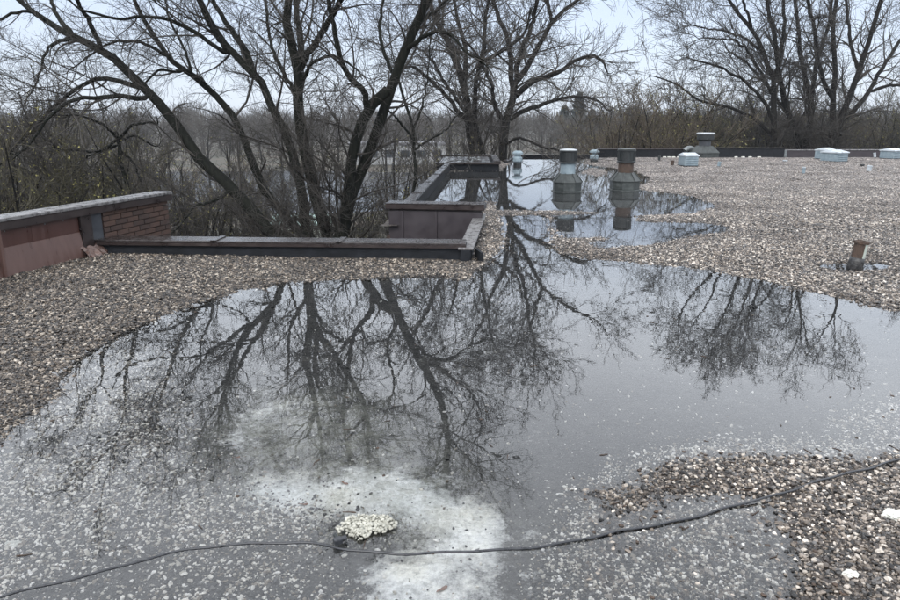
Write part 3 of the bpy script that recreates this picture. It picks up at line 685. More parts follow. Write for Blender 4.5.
box_vent(829, 161, .5, .7, .48, .42, 'farther box vent half hidden behind its twin at the right')
box_vent(896, 160.5, .62, .7, .44, .35, 'pale blue grey box vent cut by the right edge of the photo')
def small_hood(px, py, s, label):
    c = at(px, py); t = thing('small_vent', label, 'roof vent', (c[0], c[1], 0), .2)
    MB().rings([(.13*s, 0), (.13*s, .08*s)], 12).build('base', M['capdark'], t)
    MB().rings([(.11*s, .08*s), (.15*s, .12*s), (.15*s, .22*s), (.1*s, .27*s), (.1*s, .33*s)], 12).build('body', M['bluebox'], t)
    MB().rings([(.17*s, .33*s), (.17*s, .38*s), (.1*s, .43*s)], 12).build('hood', M['bluebox'], t)
small_hood(594, 162.5, 1.15, 'small pale blue hooded vent between the two octagonal vents at the far parapet')
small_hood(517.5, 165, 1.2, 'small blue grey hooded vent at the left end of the upper puddle')
# big far exhaust vent
c = at(706, 158.5); t = thing('exhaust_vent', 'tall far exhaust vent with wide pale top plate and sloped metal base', 'roof vent', (c[0], c[1]+.3, 0), .1)
MB().rings([(.62, 0), (.62, .22)], 4, math.pi/4+.2).build('curb', M['galv_dark'], t, bevel=.01)
MB().rings([(.66, .22), (.64, .26), (.36, .52), (.3, .54)], 4, math.pi/4+.2).build('sloped_base', M['galv_dark'], t, bevel=.01)
MB().rings([(.25, .5), (.25, .92)], 20).build('neck', M['slate'], t)
MB().rings([(.28, .74), (.36, .80), (.36, .98), (.3, 1.02)], 20).build('cap', M['capdark'], t)
MB().rings([(.39, 1.02), (.39, 1.075), (.33, 1.09)], 20).build('top_plate', M['rim'], t)
# silver duct elbow beside it
c = at(694, 158); t = thing('duct_elbow', 'silvery bent duct on the roof left of the far exhaust vent', 'duct', (c[0], c[1]+.3, 0), .2)
pts = catmull([(.12, 0, 0), (.12, 0, .22), (0, 0, .38), (-.22, 0, .40), (-.36, 0, .3)], 14)
tubes('duct', [(pts[None], np.full((1, 14), .11), 14)], M['galv'], t); MB().rings([(.16, 0), (.16, .06)], 14, 0, (.12, 0, 0)).build('base', M['rim'], t)
# small pipes
def pipe(px, py, r, h, mat, label, capm=None, tilt=0):
    c = at(px, py); t = thing('vent_pipe', label, 'pipe', (c[0], c[1], 0), 0, 'small pipes sticking out of the gravel'); t.rotation_euler = (tilt*.5, tilt, 0)
    MB().rings([(r, -.02), (r, h)], 14).build('pipe', M[mat], t)
    MB().rings([(r*1.7, 0), (r*1.25, .04), (r*1.02, .07)], 14).build('collar', M['tar'], t)
    MB().rings([(r*1.15, h), (r*1.15, h+.03), (r*.8, h+.035)], 14).build('cap', M[capm or mat], t)
pipe(672, 167, .06, .2, 'rust', 'short brown pipe just left of the grey box vent')
pipe(659, 162, .05, .2, 'galv_dark', 'thin far pipe behind the short brown one')
pipe(718, 168, .055, .19, 'bluebox', 'small pale pipe with leaning cap right of the grey box vent', tilt=.15)
pipe(803, 175.5, .045, .22, 'bluebox', 'slim blue grey pipe alone on the gravel before the paired box vents', capm='lid')
pipe(868, 173, .07, .2, 'lid', 'white stub pipe on the right gravel beside a dark cap', tilt=.1)
pipe(862, 168, .06, .1, 'capdark', 'low dark capped stub beside the white stub pipe')
pipe(785, 163, .08, .08, 'capdark', 'low dark stub by the far parapet left of the paired box vents', capm='lid')
pipe(785, 158.4, .05, .3, 'galv', 'thin pale pipe against the far parapet')
pipe(875, 158.6, .05, .22, 'lid', 'short white pipe between the paired vents and the right edge vent', tilt=-.2)
# row of white pavers at the foot of the far parapet
for i, px in enumerate([663, 667.5, 672, 677, 682, 734, 741, 748, 757]):
    c = at(px, 158.2); o = MB().box((0, 0, .03), (.13, .1, .07), random.random()).build('white_block', M['stone_white'], None, bevel=.01, loc=tuple(c+[0, -.2, .02]))
    tag(o, 'small white block lying in the row at the foot of the far parapet', 'block', 'white blocks along the far parapet')
# rusty pipe on the right
c = at(856.5, 270.5); t = thing('rusty_pipe', 'rusty upright pipe stub with tarred foot standing in a tiny puddle on the right gravel', 'pipe', (c[0], c[1]+.05, -.03)); t.rotation_euler = (.02, .1, 0)
MB().rings([(.083, 0), (.085, .06), (.078, .13), (.072, .17)], 18).build('tarred_foot', M['tar'], t, smooth=True)
MB().rings([(.066, .14), (.066, .33)], 22, cap=False).build('pipe', M['rust'], t)
m = MB(); n = 12; V = []
for z in (.17, .34):
    for i in range(n): a = -1.35+i*2.3/(n-1); V.append((.071*math.cos(a), .071*math.sin(a), z))
m.add(V, [(i, i+1, n+i+1, n+i) for i in range(n-1)]); o = m.build('painted_sleeve', M['greenpaint'], t); q = o.modifiers.new('s', 'SOLIDIFY'); q.thickness = .006
MB().rings([(.078, .325), (.08, .352), (.06, .354), (.058, .30)], 22, cap=False).build('rim', M['rust'], t)
MB().rings([(.06, .29), (.03, .3)], 22).build('plug', M['tar'], t)

# ------------------------------------------------------------------ cable, connector, granules, leaves, pale stones
cp = [(-40, 612), (0, 598), (60, 582), (120, 566), (180, 552), (250, 543), (300, 543), (330, 547), (352, 551), (400, 553), (450, 552.5), (500, 551), (550, 545), (600, 537), (640, 529), (700, 516), (750, 504), (800, 492), (850, 478), (900, 462), (960, 448), (1100, 425)]
cw = np.array([at(*p) for p in cp]); n = 150; cpts = catmull(cw, n)
zz = samp(H, cpts[:, 0], cpts[:, 1]); zz = np.convolve(np.pad(zz, 4, mode='edge'), np.ones(9)/9, 'valid')
lift = np.where(cpts[:, 0] > .3, np.maximum(zz+.016, .004), np.maximum(zz+.010, 0))
lift = np.convolve(np.pad(lift, 5, mode='edge'), np.ones(11)/11, 'valid')
cpts[:, 2] = lift; cpts[:, 1] += .006*np.sin(np.linspace(0, 60, n))+.004*np.sin(np.linspace(3, 140, n))
ct_o = tubes('cable', [(cpts[None], np.full((1, n), .0052), 8)], M['cable'], None)
tag(ct_o, 'long black cable snaking across the foreground through puddle and gravel', 'cable')
c = at(338, 545); cn = thing('cable_connector', 'small black plug lying on the cable beside the white granule clump', 'connector', (c[0], c[1], .004), .6)
MB().box((0, 0, .014), (.035, .028, .026)).build('housing', M['cable'], cn, bevel=.006, seg=2)
MB().rings([(.010, -.02), (.010, .012)], 10, 0, (0, 0, 0)).build('gland', M['cable'], cn, loc=(.025, .004, .013), rot=(0, 1.57, 0))
MB().rings([(.007, 0), (.007, .02)], 10).build('prong', M['capdark'], cn, loc=(.004, .018, .016), rot=(-1.3, 0, 0))
# clump of pale granules
V = []; Fc = []; 
phi = (1+5**.5)/2
ico = np.array([(-1, phi, 0), (1, phi, 0), (-1, -phi, 0), (1, -phi, 0), (0, -1, phi), (0, 1, phi), (0, -1, -phi), (0, 1, -phi), (phi, 0, -1), (phi, 0, 1), (-phi, 0, -1), (-phi, 0, 1)])/1.9
icf = np.array([(0, 11, 5), (0, 5, 1), (0, 1, 7), (0, 7, 10), (0, 10, 11), (1, 5, 9), (5, 11, 4), (11, 10, 2), (10, 7, 6), (7, 1, 8), (3, 9, 4), (3, 4, 2), (3, 2, 6), (3, 6, 8), (3, 8, 9), (4, 9, 5), (2, 4, 11), (6, 2, 10), (8, 6, 7), (9, 8, 1)])
cc = at(368, 527); b0_ = 0
lobes = [(-.075, -.02, .05), (-.03, .03, .05), (-.035, -.035, .045), (.02, .035, .04), (.015, -.02, .035), (.06, .03, .04), (.085, .005, .038), (.055, -.02, .028), (-.07, .03, .03), (-.02, -.065, .03)]
for i in range(760):
    lx, ly, lr_ = lobes[int(rng.integers(0, len(lobes)))]; a = rng.uniform(0, 6.28); r = np.sqrt(rng.random())
    dx, dy = lx+r*math.cos(a)*lr_, ly+r*math.sin(a)*lr_*.8
    z = .030*math.sqrt(max(0, 1-r*r))*rng.random()**.35
    s_ = rng.uniform(.003, .009); q = ico*(1+rng.normal(0, .16, (12, 1)))*s_*np.array([1, 1, .8])+np.array([cc[0]+dx, cc[1]+dy, z-.002])
    V.append(q); Fc.append(icf+b0_); b0_ += 12
for i in range(170):
    a = rng.uniform(0, 6.28); r = .09+abs(rng.normal(0, .05)); q = ico*(1+rng.normal(0, .2, (12, 1)))*rng.uniform(.002, .0055)+np.array([cc[0]+1.3*r*math.cos(a), cc[1]+.8*r*math.sin(a), -.006])
    V.append(q); Fc.append(icf+b0_); b0_ += 12
me = mesh_np('granule_clump', np.concatenate(V), np.concatenate(Fc), True); o = link('granule_clump', me, M['salt'])
tag(o, 'lumpy clump of creamy white granules piled in the shallow foreground water', 'granules')
def rock(px, py, s, label, sd_):
    r_ = np.random.default_rng(sd_); import bmesh as bmm
    b = bmm.new(); bmm.ops.create_icosphere(b, subdivisions=3, radius=1)
    for v in b.verts:
        n_ = v.co.normalized(); f = 1+.22*math.sin(4*n_.x+sd_)*math.cos(5*n_.y+sd_)+.12*math.sin(11*n_.z+9*n_.x+sd_)+.05*r_.normal(); v.co = n_*f*1.0; v.co.x *= s[0]; v.co.y *= s[1]; v.co.z *= s[2]
    me = bpy.data.meshes.new('pale_stone'); b.to_mesh(me); b.free()
    c = at(px, py); o = link('pale_stone', me, M['stone_white'], None, (c[0], c[1], float(samp(H, c[0:1], c[1:2])[0])+s[2]*.5)); tag(o, label, 'stone')
rock(895, 523, (.05, .034, .016), 'largest pale broken stone on the gravel at the right edge', 3)
rock(850, 579, (.027, .018, .014), 'smaller pale stone on the dark gravel at bottom right', 5)
rock(12, 540, (.030, .024, .006), 'pale flat stone under the water near the left edge', 8)
def leaf(px, py, ln, rz, label):
    c = at(px, py); zb_ = float(samp(H, c[0:1], c[1:2])[0])+.006
    m = MB(); k = 7; V = [(-ln/2, 0, 0)]
    for i in range(1, k): u = i/k; w = .3*ln*math.sin(math.pi*u)**.8; V += [(-ln/2+u*ln, -w/2, .004*math.sin(6*u)), (-ln/2+u*ln, w/2, .003*math.cos(7*u))]
    V.append((ln/2, 0, 0)); Fc = [(0, 1, 2)]+[(2*i-1, 2*i+1, 2*i+2, 2*i) for i in range(1, k-1)]+[(2*k-3, 2*k-1, 2*k-2)]
    m.add(V, Fc); o = m.build('fallen_leaf', M['leaf'], None, loc=(c[0], c[1], zb_), rot=(0, 0, rz)); tag(o, label, 'leaf')
    q = o.modifiers.new('s', 'SOLIDIFY'); q.thickness = .001
leaf(442, 583, .055, .7, 'brown leaf sunk in the pale water below the cable')
leaf(431, 546, .035, -.5, 'small brown leaf just above the cable on white sediment')
leaf(236, 452, .04, .2, 'reddish leaf under water on the greenish silt')
leaf(344, 477, .05, -.6, 'dark curled leaf on the upper rim of the white sediment')
leaf(303, 499, .045, .1, 'narrow dark leaf left of the white sediment')

# litter that has drifted to the shorelines: bits of leaf and twig
V = []; Fc = []; nb = 0; tries = 0
while nb < 420 and tries < 60000:
    tries += 1
    y = rng.uniform(1.8, 11); x = rng.uniform(-.7*y-.3, .7*y+.3)
    sdv = float(samp(sdn, np.array([x]), np.array([y]))[0])
    if rng.random() > (math.exp(-(sdv/.18)**2)+.05) or float(samp(po, np.array([x]), np.array([y]))[0]) > -.15: continue
    zq = max(float(samp(H, np.array([x]), np.array([y]))[0])+.008, .0015); a = rng.uniform(0, 6.28); tw_ = rng.random() < .45
    l_, w_ = (rng.uniform(.02, .07), rng.uniform(.0012, .0025)) if tw_ else (rng.uniform(.008, .022), rng.uniform(.005, .011))
    ux, uy = math.cos(a), math.sin(a); k = len(V); h_ = .0022 if tw_ else .0012; b_ = rng.uniform(-.3, .3)*l_
    mid = (x+l_/2*ux-b_*uy*.5, y+l_/2*uy+b_*ux*.5); end = (x+l_*ux, y+l_*uy)
    for (qx, qy), ww in (((x, y), w_*.5), (mid, w_), (end, w_*.4)):
        for sg in (-1, 1): V.append((qx-uy*ww*sg, qy+ux*ww*sg, zq+rng.uniform(0, .003))); V.append((qx-uy*ww*sg, qy+ux*ww*sg, zq-h_))
    for j in (0, 4): Fc += [(k+j, k+j+2, k+j+6, k+j+4), (k+j+1, k+j+5, k+j+7, k+j+3), (k+j, k+j+4, k+j+5, k+j+1), (k+j+2, k+j+3, k+j+7, k+j+6)]
    nb += 1
o = link('leaf_litter', mesh_np('leaf_litter', V, Fc), surf('dark_wet_litter', (.02, .013, .009), (.07, .042, .026), 30, .6, bump=0)); o['kind'] = 'stuff'

# ------------------------------------------------------------------ trees
def limb_world(pts, Yd, dy, root=None, n=16, old=()):
    ln = len(pts); W = []
    if root is None and len(old):                    # start at the depth of the limb it grows from
        C_ = np.concatenate(old); d0 = ray(*pts[0]); q = (C_[:, 0]/C_[:, 1]-d0[0]/d0[1])**2+((C_[:, 2]-CAMZ)/C_[:, 1]-d0[2]/d0[1])**2
        Yd = C_[int(np.argmin(q)), 1]
    for i, p in enumerate(pts): W.append(atY(p[0], p[1], Yd+dy*i/max(ln-1, 1)))
    if root is not None: W = [root]+W
    return catmull(W, n)
def hero_tree(label, Yd, rootpx, limbs, detail, group=None, bark='bark', cat='tree', name='bare_tree', k1=9, k2=7, k3=6, k4=0, l1=1.0, twr=.0029, up=.03, sag=0.0, ws=1.0, tw_mat='twig'):
    """limbs: (pixel points, width at start px, width at end px, depth drift m, extension m, from root?)"""
    rx = atY(rootpx, 240, Yd)[0]; root = np.array([rx, Yd, GZ-.1])
    t = thing(name, label, cat, (rx, Yd, GZ), 0, group); off = np.array([rx, Yd, GZ])
    allP, allR = [], []; first = True; slim = .88 if Yd < 20 else .95
    for (pts, w0_, w1_, dy, ext, fr) in limbs:
        n = 18; Wl = limb_world(pts, Yd, dy, root+np.array([rng.normal(0, .12), rng.normal(0, .12), 0]) if fr else None, n, allP)
        r = np.linspace(w0_, w1_, n)**1.0*(Yd/F_PX)*.5*ws
        r *= slim
        if fr: r[:2] *= (1.35, 1.12)
        else: r[0] *= .55
        Wl[2:-1] += rng.normal(0, .010, (n-3, 3))*Yd/14
        r = r*(1+rng.normal(0, .035, n))
        batches = [(Wl[None]-off, r[None], 10)]
        allP.append(Wl); allR.append(r)
        if ext > 0:
            d = nrm(Wl[-1]-Wl[-3]); P, R = grow(Wl[-1:], d[None], np.array([ext]), r[-1:], np.array([[.008]]), n, .05, .02)
            batches.append((P-off, R, 8)); allP.append(P[0]); allR.append(R[0])
            S, D, Ln_, rr = kids(P, R, 2, .15, .7, .5, .75, .75); P2, R2 = grow(S, D, Ln_*1.1, rr, .007, n, .05, .03)
            batches.append((P2-off, R2, 6)); allP += list(P2); allR += list(R2)
        tubes('trunk' if first and fr else 'limb', batches, M[bark], t); first = False
    P0 = np.array(allP); R0 = np.array(allR)
    # only above the base: limbs from root start shooting a third of the way up
    plen = np.linalg.norm(np.diff(P0, axis=1), axis=2).sum(1)
    q_ = math.sqrt(Yd/14)
    S, D, Ln_, r = kids_d(P0, R0, k1, .18, 1.0, .75, l1, .42, .028*Yd/14, labs=(.7*q_*l1, 2.5*q_*l1))
    keep = S[:, 2] > -2.4; S, D, Ln_, r = S[keep], D[keep], Ln_[keep], r[keep]
    P1, R1 = grow(S, D, Ln_, np.maximum(r, .010), .005, 9, .10, up, sag)
    S, D, Ln_, r = kids_d(P1, R1, k2, .12, 1.0, .75, .50, .6)
    P2, R2 = grow(S, D, np.maximum(Ln_, .3*q_), np.maximum(r*.8, twr*1.5), twr, 6, .13, up, sag)
    S, D, Ln_, r = kids_d(P2, R2, k3, .1, 1.0, .7, .5, .7)
    P3, R3 = grow(S, D, np.maximum(Ln_, .16*q_), np.maximum(r*.7, twr), twr*.7, 4 if Yd < 20 else 3, .16, up)
    tubes('branches', [(P1-off, R1, 5), (P2-off, R2, 3)], M[tw_mat], t)
    b = [(P3-off, R3, 3)]
    if k4:
        S, D, Ln_, r = kids_d(P3, R3, k4, .1, 1.0, .7, .6, .8); P4, R4 = grow(S, D, np.maximum(Ln_, .10), np.full(len(S), twr*.85), twr*.6, 2, .15, up); b.append((P4-off, R4, 3))
    tubes('twigs', b, M[tw_mat], t)
    print(label[:30], sum(len(q[0])*(q[0].shape[1]-1)*q[2]*2 for q in b)//1000, 'k tris twigs')
    return t

hero_tree('leftmost leaning tree with long arching limbs reaching over the brick wall', 14.0, 312,
    [([(300, 262), (274, 238), (261, 222), (233, 189), (200, 158), (166, 110), (148, 92), (123, 66), (102, 50), (77, 38), (43, 19), (5, -12)], 21, 5, 1.2, 1.5, True),
     ([(150, 95), (140, 99), (120, 96), (95, 98), (74, 100), (51, 115), (30, 143)], 6, 2.5, -1.2, .5, False),
     ([(146, 90), (130, 84), (118, 81), (95, 79), (69, 95), (46, 115), (25, 138), (5, 160)], 6, 2.5, .9, .5, False),
     ([(77, 38), (56, 42), (46, 51), (42, 66), (36, 84)], 4, 2, -.5, .3, False),
     ([(47, 21), (26, 11), (0, 19), (-30, 40)], 4, 2, -.6, .5, False),
     ([(74, 36), (59, 18), (52, 0), (46, -25)], 6, 3, 1.0, 1.6, False),
     ([(102, 50), (89, 20), (77, 0), (70, -25)], 6, 3, -1.0, 2.0, False),
     ([(233, 189), (215, 200), (195, 208), (180, 225)], 4, 2, -1.0, .4, False)], 1, k1=3.2, k2=6.5, k3=9.5, k4=4.5, sag=-.02)
hero_tree('slender leaning tree second from the left with fine curved side limbs', 15.2, 330,
    [([(318, 262), (305, 238), (290, 222), (264, 189), (251, 161), (238, 123), (226, 107), (215, 95), (192, 74), (166, 56), (153, 33), (138, 10), (130, -10)], 15, 4, 1.0, 1.8, True),
     ([(215, 94), (190, 72), (176, 72), (160, 70), (148, 80)], 4, 2, -1, .5, False),
     ([(166, 56), (145, 44), (128, 41), (110, 43), (95, 52)], 4, 2, -1.0, .8, False),
     ([(192, 74), (185, 50), (172, 25), (165, 0)], 3.5, 2, 1.0, 1.2, False)], 1, k1=3.2, k2=6.5, k3=9.5, k4=4.5)
hero_tree('large multi stemmed tree in the middle left with trunks forking upward behind the low parapet', 14.4, 330,
    [([(318, 262), (307, 232), (302, 197), (296, 166), (285, 133), (269, 102), (259, 79), (238, 59), (224, 42), (210, 20), (200, 0)], 17, 6, .9, 2.4, True),
     ([(330, 262), (327, 235), (315, 192), (305, 151), (299, 125), (298, 90), (297, 66), (289, 38), (286, 18), (289, -5)], 19, 8, -.6, 2.8, True),
     ([(253, 70), (245, 50), (238, 38), (226, 23), (213, 0), (205, -15)], 8, 4, 1.0, 1.8, False),
     ([(230, 53), (222, 51), (204, 38), (179, 24), (164, 18), (143, 17), (115, 19), (90, 12)], 5, 2.5, -.9, .8, False),
     ([(228, 52), (210, 25), (197, -2)], 6, 4, -.3, 1.8, False),
     ([(299, 72), (301, 46), (296, 10), (295, -15)], 8, 5, .9, 2.4, False),
     ([(301, 70), (306, 56), (318, 38), (333, 15), (345, -8)], 7, 5, -1.2, 2.4, False),
     ([(299, 95), (290, 84), (277, 60), (270, 40), (265, 0)], 5, 3, 1.3, 1.5, False),
     ([(302, 82), (310, 66), (325, 57), (340, 58), (352, 66)], 4, 2, -1.4, .7, False)], 1, k1=3.2, k2=6.5, k3=9.5, k4=4.5)
hero_tree('thick dark forked tree leaning right beside the clad wall', 13.4, 335,
    [([(337, 262), (341, 232), (350, 197), (364, 163), (376, 135), (381, 118), (392, 89), (402, 56), (415, 26), (425, 5), (434, -15)], 17, 9, .3, 3.2, True),
     ([(340, 262), (345, 228), (349, 184), (353, 151), (363, 118), (376, 100), (388, 90)], 15, 11, -.2, 0, True),
     ([(366, 110), (364, 92), (351, 79), (342, 64), (338, 50), (335, 33), (328, 0), (325, -20)], 7, 3.5, -.9, 2.0, False),
     ([(404, 52), (420, 38), (430, 33), (441, 31), (454, 38), (462, 48)], 5.5, 2.5, -.8, .8, False),
     ([(412, 30), (425, 18), (442, 5), (460, -15)], 5, 3.5, .9, 2.2, False),
     ([(396, 78), (385, 55), (380, 30), (384, -5)], 4.5, 3, 1.0, 1.8, False)], 1, k1=3.2, k2=6.5, k3=9.5, k4=4.5)
hero_tree('thin dark tree with radiating branches left of the flooded bay', 19.0, 412,
    [([(412, 235), (413, 200), (415, 175), (414, 150), (413, 128), (408, 110), (402, 92)], 5.5, 3, .4, 1.5, True),
     ([(414, 150), (432, 138), (446, 130)], 3, 2, .5, .6, False), ([(414, 140), (400, 122), (390, 112)], 3, 2, -.5, .6, False), ([(413, 130), (420, 112), (426, 90), (428, 70)], 3, 1.8, .5, 1.2, False)],
    1, k1=2.4, k2=4.5, k3=8)
hero_tree('twin trunk tree behind the flooded bay left of centre', 29.0, 476,
    [([(478, 165), (474, 150), (470, 130), (468, 112), (464, 89), (456, 61), (448, 41), (433, 15), (425, -10)], 13, 4, .5, 3, True),
     ([(485, 165), (480, 145), (474, 120), (475, 100), (477, 77), (482, 62), (502, 51), (520, 38)], 8, 3, -1.2, 1.5, True),
     ([(464, 89), (466, 60), (462, 35), (455, 5)], 6, 3, 1.2, 3, False), ([(477, 77), (484, 45), (486, 15), (492, -15)], 5, 3, 1, 3, False),
     ([(470, 125), (450, 100), (430, 80), (412, 66), (402, 70)], 5, 2, -1, 1, False), ([(469, 115), (448, 88), (432, 60), (420, 50)], 4, 2, 1.5, 1.2, False)],
    1, k1=2.5, k2=4.6, k3=8, l1=1.0, twr=.006, bark='bark_far')
hero_tree('broad tree right of centre whose long low limbs curve out into the open sky', 28.0, 505,
    [([(503, 165), (503, 146), (507, 120), (512, 100), (515, 84), (528, 64), (543, 38), (553, 20), (566, 8), (578, 0)], 13, 3, .5, 2.5, True),
     ([(515, 98), (523, 88), (535, 80), (556, 73), (574, 61), (589, 56), (602, 61), (606, 69)], 6.5, 2, -1.6, .4, False),
     ([(511, 120), (520, 112), (540, 105), (556, 100), (574, 97), (597, 100), (605, 108)], 5, 2, 1.5, .4, False),
     ([(513, 100), (511, 72), (507, 38), (497, 15), (492, -10)], 6, 3.5, 1.4, 3.5, False),
     ([(516, 84), (520, 55), (532, 25), (538, -10)], 5.5, 3.5, -1, 3.2, False),
     ([(505, 125), (495, 105), (490, 80), (480, 60)], 5, 3, -1.5, 1.5, False),
     ([(552, 24), (548, 5), (545, -12)], 4, 3, .6, 3, False),
     ([(505, 145), (520, 138), (540, 146), (562, 151)], 3, 2, -2, .4, False)],
    1, k1=2.5, k2=4.6, k3=8, l1=.95, twr=.0055, bark='bark_far')
RG = dict(bark='bark_far', twr=.0075, l1=1.0, k1=1.9, k2=3.8, k3=5.6)
hero_tree('tree behind the far parapet with single straight trunk and long drooping left limb', 39.0, 773,
    [([(773, 160), (773, 147), (774, 117), (773, 80), (768, 64), (763, 50), (750, 27), (733, 7), (722, -12)], 8.5, 2.6, .5, 3, True),
     ([(773, 123), (768, 110), (763, 100), (743, 80), (725, 70), (710, 63), (695, 60)], 4, 1.6, -1.5, 1, False),
     ([(772, 137), (757, 120), (727, 107), (700, 100), (677, 85), (657, 77)], 4, 1.3, -1, .5, False),
     ([(773, 85), (783, 40), (784, 0), (782, -20)], 4.5, 2.6, 1.5, 3.5, False), ([(765, 55), (748, 40), (728, 32), (706, 28)], 3, 1.5, 1.2, 1.5, False), ([(772, 95), (755, 62), (738, 42), (712, 38)], 3, 1.5, -1.8, 1.5, False),
     ([(752, 30), (745, 5), (742, -15)], 3, 2, -1, 3, False)], 1, **RG)
hero_tree('middle tree of the right group spreading from a low fork', 40.0, 803,
    [([(801, 160), (799, 147), (790, 117), (783, 95), (779, 72), (775, 40), (768, 5), (765, -15)], 8, 3, -1.5, 4, True),
     ([(806, 160), (806, 140), (811, 112), (808, 90), (803, 67), (799, 30), (794, -5)], 7, 3, .5, 4, True),
     ([(809, 160), (809, 132), (812, 95), (815, 65), (827, 33), (832, -5)], 7, 3, 1.5, 4, True),
     ([(790, 117), (770, 90), (750, 66), (735, 55)], 3.5, 1.8, 1.5, 1.5, False)], 1, **RG)
hero_tree('rightmost big tree with wide fan of limbs behind the paired box vents', 38.5, 832,
    [([(829, 160), (830, 147), (832, 117), (835, 67), (833, 27), (838, -10)], 8, 3.5, 1, 4, True),
     ([(834, 160), (838, 130), (846, 105), (853, 87), (863, 57), (873, 27), (881, 0)], 8.5, 3.5, -1, 4, True),
     ([(842, 121), (863, 100), (883, 67), (900, 40), (915, 20)], 5, 2.5, .8, 3, False),
     ([(833, 100), (820, 70), (816, 40), (808, 0)], 4.5, 3, -1.5, 3.5, False), ([(858, 70), (850, 40), (846, 0)], 4, 2.5, .8, 3.5, False),
     ([(870, 92), (890, 85), (915, 88), (935, 98)], 3.5, 2, -1, 1.5, False)], 1, **RG)
hero_tree('small dark tree with spider like drooping branches behind the left wall coping', 15.5, 122,
    [([(135, 235), (130, 200), (122, 165), (118, 145), (116, 132)], 6, 4, .2, 0, True),
     ([(118, 140), (132, 126), (150, 122)], 3.5, 2, -.8, .6, False), ([(118, 142), (135, 136), (152, 145)], 3, 1.8, .8, .6, False), ([(117, 138), (104, 125), (88, 118)], 3, 2, -.5, .7, False),
     ([(118, 145), (100, 152), (84, 160), (70, 178)], 3.5, 2, .5, .7, False), ([(117, 140), (105, 148), (92, 152), (74, 150)], 3, 2, -1, .5, False), ([(120, 150), (135, 165), (142, 185)], 3, 2, .5, .5, False)],
    1, k1=3, k2=6, k3=9, sag=-.03, l1=.8)

# shrubs and thicket
def shrub_meshes(seed, H_, spread, stems, k1, k2, k3, twr):
    global rng; rng = np.random.default_rng(seed)
    S = np.zeros((stems, 3)); S[:, :2] = rng.normal(0, .25*spread, (stems, 2)); a = rng.uniform(0, 6.28, stems); tl = np.abs(rng.normal(0, .42, stems))
    D = np.stack([np.cos(a)*np.sin(tl), np.sin(a)*np.sin(tl), np.cos(tl)], 1)
    P0, R0 = grow(S, D, rng.uniform(.7, 1.05, stems)*H_, rng.uniform(.025, .06, stems), .008, 9, .05, .03)
    S, D, l, r = kids(P0, R0, k1, .2, 1, .55, .4, .6); P1, R1 = grow(S, D, l, r, .006, 6, .08, .06)
    S, D, l, r = kids(P1, R1, k2, .15, 1, .55, .5, .7); P2, R2 = grow(S, D, l, np.maximum(r, twr), twr*.6, 4, .1, .08)
    S, D, l, r = kids(P2, R2, k3, .15, 1, .6, .6, .8); P3, R3 = grow(S, D, l, np.full(len(S), twr), twr*.6, 3, .12, .05)
    tips = P3[:, -1]; tips = tips[rng.random(len(tips)) < .4]; n = len(tips); q = rng.normal(0, .016, (n, 3, 3))+tips[:, None, :]
    bud = mesh_np('buds', q.reshape(-1, 3), np.arange(n*3).reshape(-1, 3))
    return (tubes('stems', [(P0, R0, 5)], None, None, as_mesh=True), tubes('twigs', [(P1, R1, 3), (P2, R2, 3), (P3, R3, 3)], None, None, as_mesh=True), bud)
SH = [shrub_meshes(11, 5.2, 1.6, 14, 9, 7, 4, .006), shrub_meshes(12, 4.2, 2.0, 16, 8, 7, 4, .006), shrub_meshes(13, 5.8, 1.2, 11, 10, 7, 4, .006)]
mat_variants = {}
def place_shrub(kind, X_, Y_, s, rz, tw, label, group, bud=True, sz=1.0):
    t = thing('shrub', label, 'shrub', (X_, Y_, GZ), rz, group); t.scale = (s, s, s*sz)
    for nm, i, mt in (('stems', 0, 'bark_far'), ('twigs', 1, tw), ('buds', 2, 'bud')):
        if i == 2 and not bud: continue
        k = (kind, i, mt)
        if k not in mat_variants: me = SH[kind][i].copy(); me.materials.clear(); me.materials.append(M[mt]); mat_variants[k] = me
        link(nm, mat_variants[k], None, t)
    return t
rng = np.random.default_rng(77)
def X_at(px, Y_): return atY(px, 150, Y_)[0]
